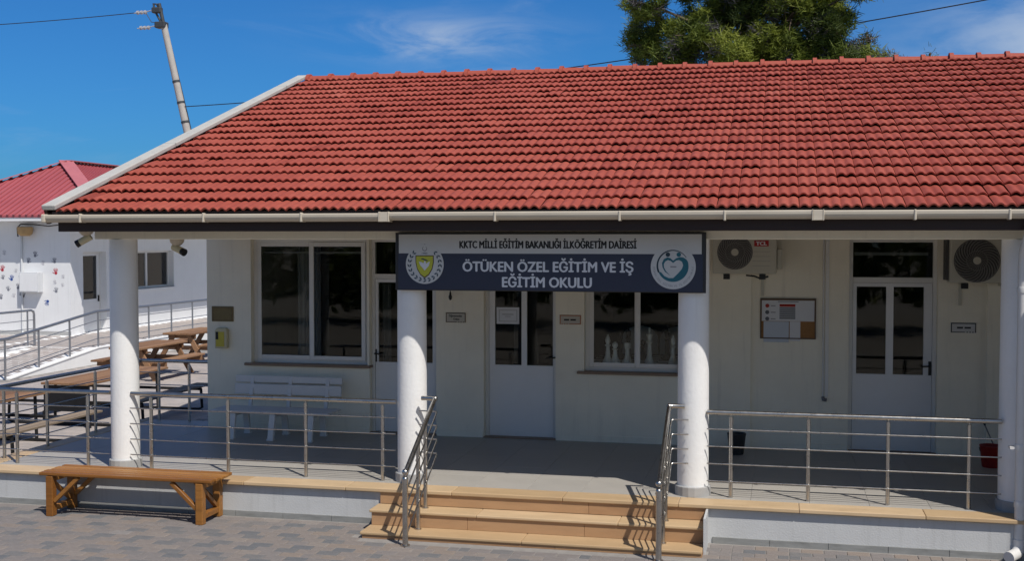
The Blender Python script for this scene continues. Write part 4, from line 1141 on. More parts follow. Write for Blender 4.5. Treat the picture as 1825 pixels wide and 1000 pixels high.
for kind, x, y, mt in (('bishop', -2.29, 0.30, 'chesswhite'), ('pawn', -2.19, 0.30, 'chesswhite'), ('rook', -2.02, 0.30, 'chesswhite'), ('king', -1.72, 0.30, 'chesswhite'), ('bishop', -1.40, 0.30, 'chesswhite'),
                       ('king', -2.06, 0.72, 'chessblack'), ('bishop', -2.18, 0.72, 'chessblack'), ('rook', -2.36, 0.72, 'chessblack'), ('king', -1.52, 0.72, 'chessblack'), ('bishop', -1.28, 0.62, 'chessblack'), ('pawn', -1.86, 0.72, 'chessblack')):
    k = 1.25
    b = MB(); b.lathe([(r * k, z * k) for r, z in BASE + PIECE[kind]], (x, YW + y, 1.452), 14)
    cw = 'white' if mt == 'chesswhite' else 'black'
    o = b.build('chess_' + kind, M[mt], None, smooth=40)
    n_ = seenp.get((kind, cw), 0); seenp[(kind, cw)] = n_ + 1
    where = {('bishop', 'white', 0): 'beside the small pawn', ('bishop', 'white', 1): 'at the pillar end of the board', ('king', 'black', 0): 'behind the white rook', ('king', 'black', 1): 'in the second pane',
             ('bishop', 'black', 0): 'next to the black king', ('bishop', 'black', 1): 'nearest the pillar', ('rook', 'black', 0): 'at the far corner', ('pawn', 'black', 0): 'behind the window mullion'}.get((kind, cw, n_), 'in the front row')
    tag(o, f'{cw} chess {kind} {where}, inside the window', 'chess piece', 'large chess pieces inside the window')
for cx_, lab in ((-2.02, 'grey round backed chair behind the rook side of the chess board'), (-1.45, 'grey round backed chair behind the king side of the chess board')):
    t = thing('round_back_chair', lab, 'chair', (cx_, YW + 1.75, 0.38), 'chairs inside the chess window')
    b = MB(); n = 16; pts = [(-0.27, 0.0)] + [(-0.27 * math.cos(math.pi * q / n), 0.22 + 0.20 * math.sin(math.pi * q / n)) for q in range(n + 1)] + [(0.27, 0.0)]
    b.prism(pts, ((cx_, YW + 1.78, 1.43), (1, 0, 0), (0, 0, 1)), 0.04); b.build('backrest', M['annex'], t, bevel=0.008)
    b = MB(); b.box(cx_ - 0.25, cx_ + 0.25, YW + 1.79, YW + 2.25, 1.10, 1.15); b.build('seat', M['annex'], t, bevel=0.008)
    for sx in (-0.22, 0.22):
        for yy in (1.80, 2.2):
            b = MB(); b.tube([(cx_ + sx, YW + yy, 0.38), (cx_ + sx * 0.9, YW + yy, 1.10)], 0.014, 8); b.build('leg', M['steel'], t)
        b = MB(); b.tube([(cx_ + sx * 0.8, YW + 1.80, 1.15), (cx_ + sx * 0.8, YW + 1.77, 1.5)], 0.012, 8); b.build('back_support', M['steel'], t)
# dark bottle-like planter standing on the sill beside the pillar
t = thing('sill_planter', 'dark tall container standing on the window sill by the pillar', 'planter', (-1.24, YW - 0.0, 1.356))
b = MB(); b.lathe([(0.055, 0), (0.075, 0.02), (0.08, 0.26), (0.07, 0.28), (0.06, 0.27)], (-1.235, YW + 0.0, 1.357), 20); b.build('container', M['black'], t, smooth=40)

# varnished bench in front of the porch
wbn = thing('wooden_bench', 'varnished orange brown wooden bench standing on the courtyard paving', 'bench', (-7.1, 11.93, 0))
BX0, BX1, BY0, BY1, BZ = -8.17, -6.03, 11.66, 12.19, 0.50
npl = 5; pw = (BY1 - BY0) / npl
for k in range(npl):
    b = MB(); b.tone = R.random(); b.box(BX0 + R.uniform(-.012, .012), BX1 + R.uniform(-.012, .012), BY0 + k * pw + 0.012, BY0 + (k + 1) * pw - 0.012, BZ - 0.036, BZ + R.uniform(-.003, .002)); b.build('seat_plank', M['benchwood'], wbn, bevel=0.008, seg=2)
lt_ = MB()
for lx in (BX0 + 0.13, BX1 - 0.16):
    for ly in (BY0 + 0.055, BY1 - 0.07):
        b = MB(); b.tone = R.random(); b.box(lx - 0.043, lx + 0.043, ly - 0.043, ly + 0.043, 0, BZ - 0.043); b.build('leg', M['benchwood'], wbn, bevel=0.006)
    b = MB(); b.tone = R.random(); b.box(lx - 0.035, lx + 0.035, BY0 + 0.10, BY1 - 0.115, 0.055, 0.115); b.build('stretcher', M['benchwood'], wbn, bevel=0.004)
    b = MB(); b.tone = R.random(); b.box(lx - 0.04, lx + 0.04, BY0 + 0.10, BY1 - 0.115, BZ - 0.105, BZ - 0.043); b.build('seat_bearer', M['benchwood'], wbn, bevel=0.004)
    sgn = 1 if lx < -7 else -1
    for ly in (BY0 + 0.055, BY1 - 0.07):
        b = MB(); b.tone = R.random(); b.bar((lx + 0.045 * sgn, ly, 0.17), (lx + 0.35 * sgn, ly, BZ - 0.05), 0.045, 0.05, up=(0, 1, 0)); b.build('brace', M['benchwood'], wbn, bevel=0.004)
    b = MB(); b.tone = R.random(); b.bar((lx, BY0 + 0.11, BZ - 0.13), (lx, BY1 - 0.13, 0.14), 0.05, 0.04); b.build('end_brace', M['benchwood'], wbn, bevel=0.004)

# ---------------------------------------------------------------- picnic tables in the side court


def metal_table(cx, y0, y1, label):
    t = thing('picnic_table', label, 'picnic table', (cx, (y0 + y1) / 2, 0), 'picnic tables in the side court')
    for k in range(5):
        b = MB(); b.tone = R.random(); b.box(cx - 0.44 + k * 0.177, cx - 0.44 + k * 0.177 + 0.17, y0 + R.uniform(-.01, .01), y1 + R.uniform(-.01, .01), 0.715, 0.752); b.build('top_plank', M['tablewood'], t, bevel=0.005)
    for s_ in (-1, 1):
        bx = cx + s_ * 1.12
        for k in range(2):
            b = MB(); b.tone = R.random(); b.box(bx - 0.16 + k * 0.165, bx - 0.16 + k * 0.165 + 0.155, y0 - 0.05, y1 + 0.1, 0.425, 0.46); b.build('seat_plank', M['greywood'], t, bevel=0.005)
    for yy_ in (y0 + 0.30, y1 - 0.30):
        b = MB(); q = 0.026
        b.tube([(cx - 1.25, yy_, 0.40), (cx - 1.27, yy_, 0.06), (cx - 1.20, yy_, 0.026), (cx + 1.20, yy_, 0.026), (cx + 1.27, yy_, 0.06), (cx + 1.25, yy_, 0.40)], q, 10)
        b.tube([(cx - 1.26, yy_, 0.395), (cx + 1.26, yy_, 0.395)], q, 10); b.tube([(cx - 0.38, yy_, 0.03), (cx - 0.36, yy_, 0.70)], q, 10); b.tube([(cx + 0.38, yy_, 0.03), (cx + 0.36, yy_, 0.70)], q, 10)
        b.build('leg_frame', M['blackmetal'], t, smooth=50)
    b = MB(); b.box(cx - 0.42, cx + 0.42, y0 + 0.05, y0 + 0.09, 0.27, 0.70); b.box(cx - 0.44, cx - 0.37, y0 + 0.045, y0 + 0.095, 0.0, 0.27); b.box(cx + 0.37, cx + 0.44, y0 + 0.045, y0 + 0.095, 0.0, 0.27)
    b.build('end_panel', M['blackmetal'], t)
    return t


metal_table(-11.55, 17.22, 19.85, 'picnic table with black end panel between the porch and the ramp')
metal_table(-11.60, 13.9, 16.3, 'picnic table close to the porch side railing, at the edge of the photo')


def wood_table(cx, y0, y1, label):
    t = thing('picnic_table', label, 'picnic table', (cx, (y0 + y1) / 2, 0), 'picnic tables in the side court')
    for k in range(5):
        b = MB(); b.tone = R.random(); b.box(cx - 0.40 + k * 0.162, cx - 0.40 + k * 0.162 + 0.155, y0, y1, 0.705, 0.752); b.build('top_plank', M['tablewood'], t, bevel=0.006)
    for s_ in (-1, 1):
        for k in range(2):
            b = MB(); b.tone = R.random(); bx = cx + s_ * 0.70 - 0.15 + k * 0.152; b.box(bx, bx + 0.145, y0, y1, 0.42, 0.462); b.build('seat_plank', M['tablewood'], t, bevel=0.006)
    for yy_ in (y0 + 0.22, y1 - 0.22):
        for s_ in (-1, 1):
            b = MB(); b.tone = R.random(); b.bar((cx + s_ * 0.62, yy_, 0.0), (cx + s_ * 0.20, yy_, 0.70), 0.05, 0.12, up=(1, 0, 0)); b.build('leg', M['tablewood'], t, bevel=0.004)
        b = MB(); b.tone = 0.3; b.box(cx - 0.85, cx + 0.85, yy_ + 0.028, yy_ + 0.075, 0.31, 0.418); b.build('bearer', M['tablewood'], t, bevel=0.004)
        b = MB(); b.tone = 0.3; b.box(cx - 0.38, cx + 0.38, yy_ + 0.028, yy_ + 0.075, 0.60, 0.704); b.build('top_bearer', M['tablewood'], t, bevel=0.004)
    return t


wood_table(-13.98, 23.1, 25.15, 'all-timber picnic table with splayed legs in front of the white ramp wall')
wood_table(-14.85, 26.95, 29.0, 'farthest timber picnic table, half hidden by the porch wall corner')

# ---------------------------------------------------------------- annex building with ramp
AX, AY, AZ, AE = -19.6, 29.6, 0.40, 3.80      # near corner, floor and eave height
annex = thing('annex_building', 'white annex with red metal hipped roof and painted hand prints', 'building', (-22, 33, 0))
w = MB(); wall_with_holes(w, -24.6, AX - 0.25, 0.0, AE, AY, AY + 0.25, [(-23.6, -21.87, 2.4, 3.3)])
w.build('front_wall', M['annex'], annex)
w = MB(); wall_with_holes(w, AY + 0.25, 43.0, 0.0, AE, AX, AX - 0.25, [(30.22, 31.42, AZ, 2.76), (33.0, 35.42, 1.56, 2.76)], axis='x')
w.box(AX - 0.25, AX, AY, AY + 0.25, 0.0, AE)
w.build('side_wall', M['annex'], annex)
w = MB(); w.box(-24.6, -24.35, AY + 0.25, 43, 0, AE); w.box(-24.35, AX - 0.25, 42.75, 43, 0, AE); w.build('rear_wall', M['annex'], annex)
w = MB(); w.box(-24.35, AX - 0.9, AY + 0.9, 42, 0.3, 0.4); w.box(AX - 2.0, AX - 1.9, AY + 0.3, 42, 0.4, AE); w.build('room_wall', M['room'], annex)
ex0, ex1, ey0, ey1 = -25.2, -18.12, 29.0, 44.0
mx_ = (ex0 + ex1) / 2; hw = (ex1 - ex0) / 2; RZ = AE + 1.72
rv = [(ex0, ey0, AE), (ex1, ey0, AE), (ex1, ey1, AE), (ex0, ey1, AE), (mx_, ey0 + hw, RZ), (mx_, ey1 - hw, RZ)]
r_ = MB(); r_._add(rv + [(a, b_, c - 0.06) for a, b_, c in rv[:4]], [(0, 1, 4), (1, 2, 5, 4), (2, 3, 5), (3, 0, 4, 5), (0, 6, 7, 1), (1, 7, 8, 2), (2, 8, 9, 3), (3, 9, 6, 0), (6, 9, 8, 7)])
ar = r_.build('roof', M['annex_roof'], annex)
rb = MB(); sl_ = 1.72 / hw
n = int((ex1 - ex0) / 0.2)
for i in range(n + 1):
    x = ex0 + 0.02 + i * (ex1 - ex0 - 0.04) / n; run = hw - abs(x - mx_)
    if run > 0.15: rb.bar((x, ey0 - 0.03, AE + 0.016 - 0.01), (x, ey0 + run, AE + run * sl_ + 0.016), 0.06, 0.035)
n = int((ey1 - ey0) / 0.2)
for i in range(n + 1):
    y = ey0 + 0.02 + i * (ey1 - ey0 - 0.04) / n; run = min(hw, y - ey0, ey1 - y)
    if run > 0.15: rb.bar((ex1 + 0.03, y, AE + 0.016 - 0.01), (ex1 - run, y, AE + run * sl_ + 0.016), 0.06, 0.035)
ro = rb.build('roof_corrugation', M['annex_roof'], ar); ro['kind'] = 'stuff'
for p, q in ((rv[1], rv[4]), (rv[0], rv[4]), (rv[4], rv[5])):
    f = MB(); p, q = Vector(p), Vector(q); f.bar(p + Vector((0, 0, 0.05)), q + Vector((0, 0, 0.05)), 0.42, 0.03); f.build('ridge_flashing', M['annex_flash'], ar)
f = MB(); f.box(ex0, ex1, ey0 + 0.02, ey0 + 0.06, AE - 0.16, AE - 0.061); f.box(ex1 - 0.06, ex1 - 0.02, ey0 + 0.061, ey1, AE - 0.16, AE - 0.061); f.build('eave_board', M['annex'], ar)
sfm = MB(); sfm.box(ex0 + 0.06, ex1 - 0.062, ey0 + 0.061, AY - 0.001, AE - 0.10, AE - 0.08); sfm.box(AX + 0.001, ex1 - 0.062, AY, ey1, AE - 0.10, AE - 0.08); sfm.build('soffit', M['annex'], ar)
# door and window in the side wall
d = MB(); xw = AX - 0.20
for a, b_, z0, z1 in ((30.22, 30.28, AZ, 2.76), (31.36, 31.42, AZ, 2.76), (30.28, 31.36, 2.70, 2.76)): d.box(xw - 0.05, xw, a, b_, z0, z1)
ado = d.build('door', M['pvc'], annex)
d = MB(); wall_with_holes(d, 30.282, 31.358, AZ + 0.01, 2.698, xw - 0.01, xw - 0.045, [(30.36, 31.24, 1.36, 2.64)], axis='x'); d.build('door_leaf', M['doorwhite'], ado)
d = MB(); d.box(xw - 0.03, xw - 0.024, 30.355, 31.245, 1.355, 2.645); d.build('pane', M['annexglass'], ado)
d = MB(); d.box(xw - 0.01, xw + 0.03, 31.28, 31.31, 1.28, 1.46); d.build('handle', M['black'], ado)
d = MB(); xw = AX - 0.19
for a, b_, z0, z1 in ((33.0, 33.06, 1.56, 2.76), (35.36, 35.42, 1.56, 2.76), (33.06, 35.36, 1.56, 1.63), (33.06, 35.36, 2.69, 2.76), (33.98, 34.07, 1.63, 2.69)): d.box(xw - 0.06, xw, a, b_, z0, z1)
awo = d.build('window', M['pvc'], annex)
for a, b_ in ((33.055, 33.985), (34.065, 35.365)):
    d = MB(); d.box(xw - 0.04, xw - 0.034, a, b_, 1.625, 2.695); d.build('pane', M['annexglass'], awo)
d = MB(); d.box(AX - 0.2, AX + 0.06, 32.9, 35.5, 1.50, 1.56); d.build('sill', M['annex'], awo)
d = MB(); n = 40; vs = []
for z in (1.6, 2.72):
    for i in range(n + 1): vs.append((AX - 0.36 + 0.02 * math.sin(i * 1.5), 32.95 + 2.5 * i / n, z))
d._add(vs, [(i, i + 1, i + n + 2, i + n + 1) for i in range(n)]); d.build('curtain', M['netcurtain'], awo, smooth=60)
d = MB(); xw2 = AY + 0.16
ring_frame(d, -23.6, -21.87, 2.4, 3.3, 0.06, xw2, xw2 + 0.05); fo_ = d.build('window', M['pvc'], annex)
d = MB(); d.box(-23.545, -21.925, xw2 + 0.02, xw2 + 0.026, 2.455, 3.245); d.build('pane', M['glass'], fo_)
# wall fittings
d = MB(); d.box(-21.09, -20.48, AY - 0.24, AY - 0.001, 1.62, 2.19); mbx = d.build('meter_box', M['boxpaint'], annex, bevel=0.01)
d = MB(); d.box(-21.06, -20.51, AY - 0.247, AY - 0.239, 1.65, 2.16); d.build('box_door', M['annex'], mbx)
d = MB(); d.tube([(-21.14, AY - 0.03, 3.5), (-21.14, AY - 0.03, 0.42)], 0.03, 8); d.build('drainpipe', M['boxpaint'], annex, smooth=60)
d = MB(); d.lathe([(0.12, 0.0), (0.2, 0.06), (0.22, 0.24), (0.2, 0.26)], (-20.88, AY - 0.22, 3.22), 16); d.build('wall_lamp', M['tan'], annex, smooth=50)
d = MB(); d.tube([(-21.2, AY - 0.1, 3.2), (-21.22, AY - 0.1, 3.45), (-21.1, AY - 0.1, 3.56), (-20.7, AY - 0.1, 3.55), (-20.2, AY - 0.1, 3.50), (-19.65, AY - 0.1, 3.56)], 0.018, 6); d.build('cable', M['wire'], annex, smooth=60)


# hand prints
def hand(m, x, z, ang, k=1.0, mirror=1):
    b = MB(); parts = []
    palm = [(0.045 * math.cos(a), 0.042 * math.sin(a)) for a in [2 * math.pi * i / 12 for i in range(12)]]
    parts.append(palm)
    for fx, fa, l in ((-0.042, 0.42, 0.062), (-0.018, 0.14, 0.082), (0.010, -0.05, 0.086), (0.034, -0.28, 0.072), (0.052, -0.95, 0.055)):
        o_ = Vector((fx, 0.045 if fa > -0.6 else 0.0)); dd = Vector((-math.sin(fa), math.cos(fa))); nn = Vector((dd.y, -dd.x)) * 0.0095
        parts.append([tuple(o_ + nn), tuple(o_ + dd * l + nn * 0.8), tuple(o_ + dd * (l + 0.009)), tuple(o_ + dd * l - nn * 0.8), tuple(o_ - nn)])
    ca, sa = math.cos(ang), math.sin(ang)
    for p in parts:
        q = [((a * mirror * ca - b_ * sa) * k, (a * mirror * sa + b_ * ca) * k) for a, b_ in p]
        if mirror < 0: q = q[::-1]
        b.prism(q, ((x, AY - 0.0012, z), (1, 0, 0), (0, 0, 1)), 0.003)
    return b.build('hand_print', m, annex)


def annex_px(px, py):
    """front-wall point seen at a photo position, measured from the photograph"""
    return -19.6 + (px - 124) * 0.01842 + 0.000002 * (px - 124), 3.15 - (py - 425) * 0.01588 * (1 + 0.00022 * (124 - px) * 0)


for px, py, m, a, k in ((9, 453, 4, .1, 1.2), (63, 456, 2, -.1, 1.4), (51, 467, 2, -.2, 1.3), (77, 471, 4, 0, 1.1), (97, 467, 2, .1, 1.3), (5, 482, 0, -.1, 1.5), (29, 485, 4, 0, 1.0), (99, 487, 0, .15, 1.5), (6, 497, 2, 0, 1.1), (21, 499, 1, -.1, 1.4),
                        (112, 495, 4, .3, 1.0), (36, 497, 4, 0, 1.0), (98, 505, 4, .5, 1.0), (15, 518, 2, .2, 1.2), (32, 514, 2, -.2, 1.4), (99, 520, 2, 0, 1.3), (2, 533, 2, .1, 1.3), (25, 530, 4, .1, 1.1), (41, 529, 3, .6, 1.5), (84, 538, 1, 2.7, 1.4),
                        (110, 510, 4, 0, .9)):
    x_, z_ = annex_px(px, py); hand(HANDS[m], x_, z_, a, k * 0.70, R.choice((1, -1)))

# ramp and landing
ramp = tag(bpy.data.objects.new('ramp', None), 'paved ramp and landing with white painted sides leading to the annex door', kind='structure'); COL.objects.link(ramp)
RX0, RX1 = -18.62, -16.72
lb = MB(); lb.box(AX, RX1, 26.4, 43.0, -0.01, 0.385); lb.box(-32, RX0, 23.0, 26.4, -0.01, 0.385); lb.box(-32, AX - 0.001, 26.4, AY - 0.001, -0.01, 0.385)
lb.build('landing_base', M['kerb'], ramp)
rp = MB(); rp._add([(RX0, 22.9, -0.01), (RX1, 22.9, -0.01), (RX1, 26.4, -0.01), (RX0, 26.4, -0.01), (RX0, 22.9, 0.002), (RX1, 22.9, 0.002), (RX1, 26.4, 0.385), (RX0, 26.4, 0.385)],
                  [(0, 3, 2, 1), (4, 5, 6, 7), (0, 1, 5, 4), (1, 2, 6, 5), (2, 3, 7, 6), (3, 0, 4, 7)]); rp.build('ramp_base', M['kerb'], ramp)
rs = lambda y: (y - 22.9) / 3.5 * 0.383 - 0.002
blocks_mesh(paver_list(RX0 + 0.02, RX1 - 0.12, 22.95, 26.38, 0.3, 0.2), M['paver_pale'], 'paver_field', ramp, pale_tone, hz=0.006, slope=rs)
blocks_mesh(paver_list(AX + 0.06, RX1 - 0.12, 26.4, 40, 0.3, 0.2) + paver_list(-27, RX0 - 0.1, 23.1, 26.4, 0.3, 0.2) + paver_list(-27, AX - 0.02, 26.4, AY - 0.05, 0.3, 0.2), M['paver_pale'], 'paver_field', ramp, pale_tone, hz=0.395)
kb = MB(); kb.box(RX1 - 0.10, RX1 + 0.02, 26.4, 43.0, 0.386, 0.41)
kb._add([(RX1 - 0.1, 22.9, 0), (RX1 + 0.02, 22.9, 0), (RX1 + 0.02, 26.398, 0.384), (RX1 - 0.1, 26.398, 0.384), (RX1 - 0.1, 22.9, 0.025), (RX1 + 0.02, 22.9, 0.025), (RX1 + 0.02, 26.398, 0.409), (RX1 - 0.1, 26.398, 0.409)],
        [(0, 3, 2, 1), (4, 5, 6, 7), (0, 1, 5, 4), (1, 2, 6, 5), (2, 3, 7, 6), (3, 0, 4, 7)])
kb.box(RX0 - 0.08, RX0 + 0.02, 23.0, 26.4, 0.386, 0.41); kb.build('kerb', M['kerb'], ramp)
sk_ = MB(); sk_.box(-24.5, AX, AY - 0.02, AY - 0.0005, 0.39, 0.50); sk_.build('skirting', M['plinth'], ramp)

ar_t = thing('ramp_railing', 'long grey railing following the outer edge of the annex ramp', 'railing', (RX1, 26, 0), 'ramp railings at the annex')
prof_y = [(20.6, 0.0), (22.9, 0.0), (26.4, 0.40), (41.0, 0.40)]
zf = lambda y: 0 if y < 22.9 else min((y - 22.9) / 3.5 * 0.4, 0.4)
h = MB(); h.tube([(RX1 - 0.05, y, z + 0.91) for y, z in prof_y], 0.034, 10); h.build('handrail', M['steel_far'], ar_t, smooth=50)
yy_ = 21.6
while yy_ < 41:
    p = MB(); p.tube([(RX1 - 0.05, yy_, zf(yy_) + 0.02), (RX1 - 0.05, yy_, zf(yy_) + 0.90)], 0.024, 8); p.build('post', M['steel_far'], ar_t, smooth=50); yy_ += 1.22
for k in range(3):
    b = MB(); b.tube([(RX1 - 0.05, y, z + 0.22 + k * 0.23) for y, z in prof_y], 0.011, 6); b.build('rail_bar', M['steel_far'], ar_t, smooth=50)
ir_t = thing('ramp_railing', 'short grey railing at the landing edge in front of the hand prints', 'railing', (RX0, 25, 0.4), 'ramp railings at the annex')
h = MB(); h.tube([(RX0 - 0.04, 22.0, 1.31), (RX0 - 0.04, 26.45, 1.31), (RX0 - 0.04, 26.55, 1.27), (RX0 - 0.04, 26.57, 1.2), (RX0 - 0.04, 26.58, 0.40)], 0.030, 10); h.build('handrail', M['steel_far'], ir_t, smooth=50)
for y in (23.8, 25.1, 26.3):
    p = MB(); p.tube([(RX0 - 0.04, y, 0.40), (RX0 - 0.04, y, 1.30)], 0.022, 8); p.build('post', M['steel_far'], ir_t, smooth=50)
for k in range(3):
    b = MB(); b.tube([(RX0 - 0.04, 22.0, 0.62 + k * 0.22), (RX0 - 0.04, 26.57, 0.62 + k * 0.22)], 0.010, 6); b.build('rail_bar', M['steel_far'], ir_t, smooth=50)

# ---------------------------------------------------------------- utility pole and wires
pole = thing('utility_pole', 'leaning grey concrete utility pole with dark insulator arms', 'utility pole', (-20.93, 42, 0))
pt = Vector((-23.62, 42.0, 11.75)); pb_ = Vector((-20.93, 42.0, 0.0)); ax_ = (pt - pb_).normalized()
b = MB(); b.tube([pb_, pb_ + (pt - pb_) * 0.5, pt - ax_ * 0.2], [0.185, 0.15, 0.125], 14); b.build('shaft', M['concrete'], pole, smooth=50)
for z in (0.72, 0.79, 0.655):
    c = pb_ + (pt - pb_) * z; b = MB(); b.tube([c - ax_ * 0.04, c + ax_ * 0.04], 0.152 if z > 0.7 else 0.16, 14); b.build('band', M['pole_metal'], pole, smooth=50)
b = MB(); top = pt - ax_ * 0.25
b.tube([top, top + ax_ * 0.6 + Vector((-0.02, 0, 0)), top + ax_ * 0.84 + Vector((-0.10, 0, 0.0)), top + ax_ * 0.87 + Vector((-0.24, 0, 0.0)), top + ax_ * 0.62 + Vector((-0.26, 0, 0)), top + Vector((-0.06, 0, 0))], 0.045, 8)
b.tube([top, top + ax_ * 0.86], 0.075, 8)
b.build('top_bracket', M['pole_metal'], pole, smooth=50)
b = MB(); b.box(top.x - 0.32, top.x + 0.12, 41.82, 42.18, top.z - 0.12, top.z + 0.12); b.build('crossarm_clamp', M['pole_metal'], pole, bevel=0.03)
up_ = top + ax_ * 0.60
b = MB(); b.box(up_.x - 0.34, up_.x + 0.05, 41.88, 42.12, up_.z - 0.11, up_.z + 0.11); b.build('crossarm_clamp', M['pole_metal'], pole, bevel=0.03)
for c in (top + Vector((-0.9, 0, -0.08)), up_ + Vector((-0.9, 0, -0.06))):
    b = MB(); b.tube([c + Vector((0.5, 0, 0.06)), c + Vector((0.25, 0, 0.02))], 0.02, 6)
    for q in range(3): b.tube([c + Vector((0.28 - q * 0.16, 0, 0.01)), c + Vector((0.20 - q * 0.16, 0, 0))], 0.075, 10)
    b.tube([c + Vector((0.3, 0, 0)), c + Vector((-0.25, 0, -0.01))], 0.022, 6); b.build('insulator', M['insul'], pole, smooth=50)
b = MB(); b.tube([up_ + Vector((-0.62, 0, -0.1)), up_ + Vector((-0.4, 0, -0.45)), top + Vector((-0.2, 0, 0.1))], 0.014, 6); b.build('jumper_lead', M['wire'], pole, smooth=60)
b = MB(); b.tube([pb_ + Vector((0.2, 0.05, 2)), pb_ + (pt - pb_) * 0.5 + Vector((0.19, 0.05, 0)), top + Vector((0.16, 0.05, -0.3))], 0.018, 6); b.build('down_cable', M['wire'], pole, smooth=60)


def wire(name, p, q, sag, r, label):
    p, q = Vector(p), Vector(q); n = 40; pts = []
    for i in range(n + 1):
        t = i / n; pts.append(p + (q - p) * t - Vector((0, 0, sag * 4 * t * (1 - t))))
    b = MB(); b.tube(pts, r, 6); tag(b.build(name, M['wire'], None, smooth=60), label, 'wire')


wire('power_line', up_ + Vector((-1.1, 0, -0.06)), (-52, 40, 12.2), 0.5, 0.016, 'thin power line leaving the pole top away from the school')
wire('service_cable', (-22.78, 42.0, 8.30), (14.0, 33.0, 10.90), 0.6957, 0.018, 'dark service cable sagging behind the tiled ridge and past the pine')

# ---------------------------------------------------------------- trees behind the school


def rnd_unit(rg):
    v = rg.normal(size=3); return v / np.linalg.norm(v)


def pine(name, label, base, clumps, seed, trunk_top, n_per, leaf=0.16, dry=0.12, limbs=True):
    rg = np.random.default_rng(seed)
    t = thing(name, label, 'tree', base)
    b = MB(); bx, by, bz = base
    b.tube([(bx, by, bz - 0.1), (bx + 0.15, by, bz + trunk_top * 0.35), (bx - 0.1, by + 0.1, bz + trunk_top * 0.7), (bx, by, bz + trunk_top)], [0.32, 0.26, 0.18, 0.07], 10)
    b.build('trunk', M['bark'], t, smooth=60)
    lb_ = MB()
    for (cx, cy, cz, r) in clumps:
        z0 = max(bz + 2.0, min(cz - 0.8, bz + trunk_top * 0.92)); p0 = Vector((bx, by, z0)); p1 = Vector((cx, cy, cz))
        mid = (p0 + p1) / 2 + Vector((0, 0, -0.25)) + Vector(rnd_unit(rg) * 0.2)
        lb_.tube([p0, mid, p1], [0.085, 0.055, 0.02], 6)
        for _ in range(5):
            e = p1 + Vector(rnd_unit(rg)) * r * 0.95; lb_.tube([p1 + (mid - p1) * 0.3, (p1 + e) / 2 + Vector((0, 0, 0.05)), e], [0.03, 0.02, 0.008], 4)
    lb_.build('branches', M['bark'], t, smooth=60)
    V = []; T = []; VD = []; TD = []
    for (cx, cy, cz, r) in clumps:
        tone0 = float(np.clip(0.5 + rg.normal() * 0.20, 0, 1)); n_ = int(n_per * r * r)
        # twig ends fill each clump's shell unevenly; needles radiate from each twig end
        subs = []
        for _ in range(max(8, int(34 * r * r) + 8)):
            u = rnd_unit(rg); u[2] = u[2] * 0.75 + 0.12
            subs.append((np.array([cx, cy, cz]) + u * r * (0.55 + 0.5 * rg.random()), float(np.clip(tone0 + rg.normal() * 0.14, 0, 1)), rg.random() < dry))
        for _ in range(n_):
            c, tn, dr = subs[rg.integers(len(subs))]
            d = rnd_unit(rg); d[2] = d[2] * 0.7 + 0.3; d /= np.linalg.norm(d)
            p = c + rnd_unit(rg) * (rg.random() ** 0.6) * 0.26; l = leaf * (0.8 + 0.9 * rg.random()); w_ = leaf * (0.055 + 0.05 * rg.random())
            s_ = np.cross(d, rnd_unit(rg)); s_ /= np.linalg.norm(s_) + 1e-6
            tri = [p - s_ * w_, p + s_ * w_, p + d * l + s_ * w_ * 0.3, p + d * l - s_ * w_ * 0.3]
            tone = float(np.clip(tn + rg.normal() * 0.10, 0, 1))
            if dr: VD += tri; TD += [tone] * 4
            else: V += tri; T += [tone] * 4
    for nm, vv, tt, mt in (('crown', V, T, 'pine'), ('dry_twigs', VD, TD, 'drypine')):
        if not vv: continue
        arr = np.array(vv); me = bpy.data.meshes.new(nm); n_ = len(arr)
        me.vertices.add(n_); me.vertices.foreach_set('co', arr.ravel()); me.loops.add(n_); me.loops.foreach_set('vertex_index', np.arange(n_))
        me.polygons.add(n_ // 4); me.polygons.foreach_set('loop_start', np.arange(0, n_, 4)); me.polygons.foreach_set('loop_total', np.full(n_ // 4, 4))
        me.update(calc_edges=True); a = me.attributes.new('tone', 'FLOAT', 'POINT'); a.data.foreach_set('value', np.array(tt, dtype=np.float32)); me.materials.append(M[mt])
        link(bpy.data.objects.new(nm, me), t)
    return t


rgc = np.random.default_rng(11)
cl = []
# lobes of the crown: x, y, z, radius measured from the outline in the photograph
for (x, z, r, k) in ((-4.1, 8.7, 0.75, 1), (-3.3, 8.2, 0.85, 1), (-3.6, 9.9, 0.8, 1), (-2.5, 9.1, 1.0, 1), (-2.9, 10.9, 1.0, 1), (-1.7, 8.3, 0.95, 1), (-1.3, 9.9, 1.15, 1), (-0.4, 8.7, 1.0, 1), (0.2, 10.0, 1.1, 1), (0.6, 8.4, 0.95, 1), (1.3, 9.3, 0.95, 1),
                     (1.55, 10.3, 0.8, 1), (1.5, 8.2, 0.7, 1), (0.8, 11.1, 1.1, 1), (-0.6, 11.3, 1.2, 1), (-2.0, 12.2, 1.2, 1), (-0.7, 13.2, 1.1, 1), (0.6, 12.5, 1.0, 1), (-3.4, 7.2, 0.9, 1), (-1.9, 7.1, 1.0, 1), (-0.2, 7.2, 1.0, 1), (1.2, 7.3, 0.8, 1)):
    for dy in (-1.3, 0.2, 1.5):
        if dy != -1.3 and rgc.random() < 0.25: continue
        cl.append((x + rgc.normal() * 0.22, 36 + dy + rgc.normal() * 0.3, z + rgc.normal() * 0.2, r * (0.72 + 0.25 * rgc.random())))
pine('pine_tree', 'large bushy green pine rising behind the tiled roof ridge', (-1.0, 36.3, 0), cl, 3, 12.0, 5200, 0.17, 0.10)
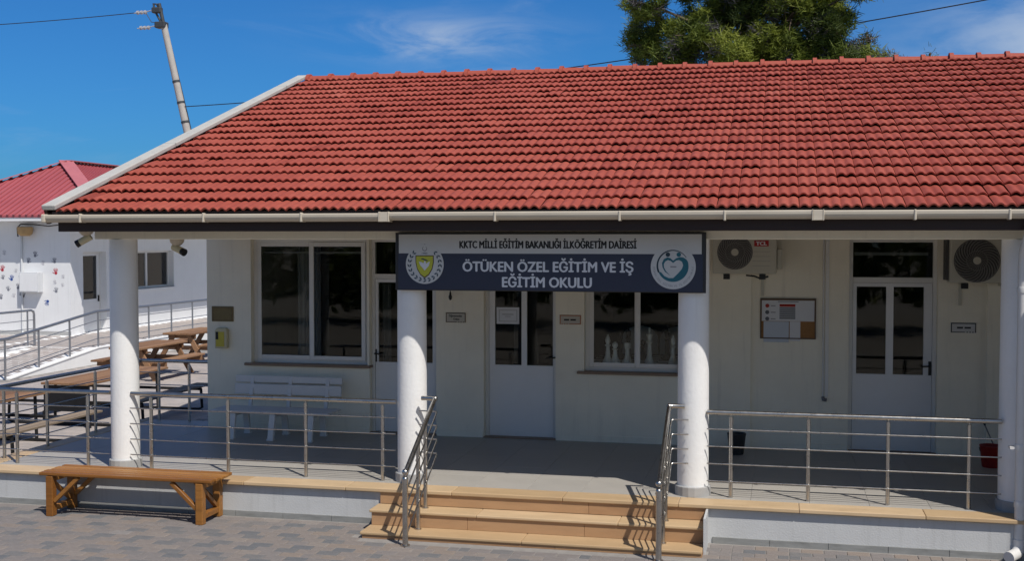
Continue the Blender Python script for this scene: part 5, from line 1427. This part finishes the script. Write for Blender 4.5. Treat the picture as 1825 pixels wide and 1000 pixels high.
cl2 = [(1.9, 37, 8.55, 0.5), (2.3, 37, 8.5, 0.55), (2.8, 37.2, 8.35, 0.55), (3.3, 37.2, 8.25, 0.4), (2.6, 37.5, 8.55, 0.35), (2.0, 37, 7.6, 0.6), (3.3, 37.4, 7.5, 0.6), (2.7, 37.2, 7.0, 0.8), (2.35, 37.2, 9.05, 0.25), (2.55, 37.2, 9.25, 0.15), (3.35, 37.3, 8.1, 0.3)]
pine('small_pine', 'small thin treetop just above the ridge beside the large pine', (2.6, 37.2, 0), cl2, 5, 8.3, 3000, 0.16, 0.35)
cl3 = [(-4.95, 38, 8.2, 0.25), (-4.9, 38, 7.7, 0.45)]
pine('small_pine', 'tiny sprig of treetop peeping over the ridge near the service cable', (-4.9, 38, 0), cl3, 6, 7.7, 1100, 0.12, 0.3)
cl4 = [(4.38, 37, 8.35, 0.16), (4.30, 37, 8.60, 0.10), (4.45, 37, 7.9, 0.4)]
pine('small_pine', 'single dark twig of treetop above the ridge under the cloud', (4.4, 37, 0), cl4, 8, 8.4, 4000, 0.12, 0.0)

# ---------------------------------------------------------------- unseen hedge, added behind the camera to give the panes dark reflections
rgh = np.random.default_rng(21); VV = []; TT = []
for _ in range(15000):
    x = rgh.uniform(-45, 40); hmax = 4.2 + 1.3 * math.sin(x * 0.55) + 0.9 * math.sin(x * 1.7 + 1)
    c = np.array([x, -11.5 + rgh.normal() * 1.1, rgh.uniform(0.1, 1.0) ** 0.8 * hmax]); a = rnd_unit(rgh); b_ = np.cross(a, rnd_unit(rgh)); b_ /= np.linalg.norm(b_) + 1e-6; k = rgh.uniform(0.18, 0.42)
    VV += [c - a * k, c + b_ * k * 0.6, c + a * k, c - b_ * k * 0.6]; TT += [float(np.clip(0.35 + rgh.normal() * 0.25, 0, 1))] * 4
mb = MB(); mb.v = [tuple(p) for p in VV]; mb.t = TT; mb.f = [(i, i + 1, i + 2, i + 3) for i in range(0, len(VV), 4)]
tag(mb.build('added_reflection_hedge', M['pine']), 'unseen dark green hedge added opposite the porch to darken the pane reflections', kind='stuff')
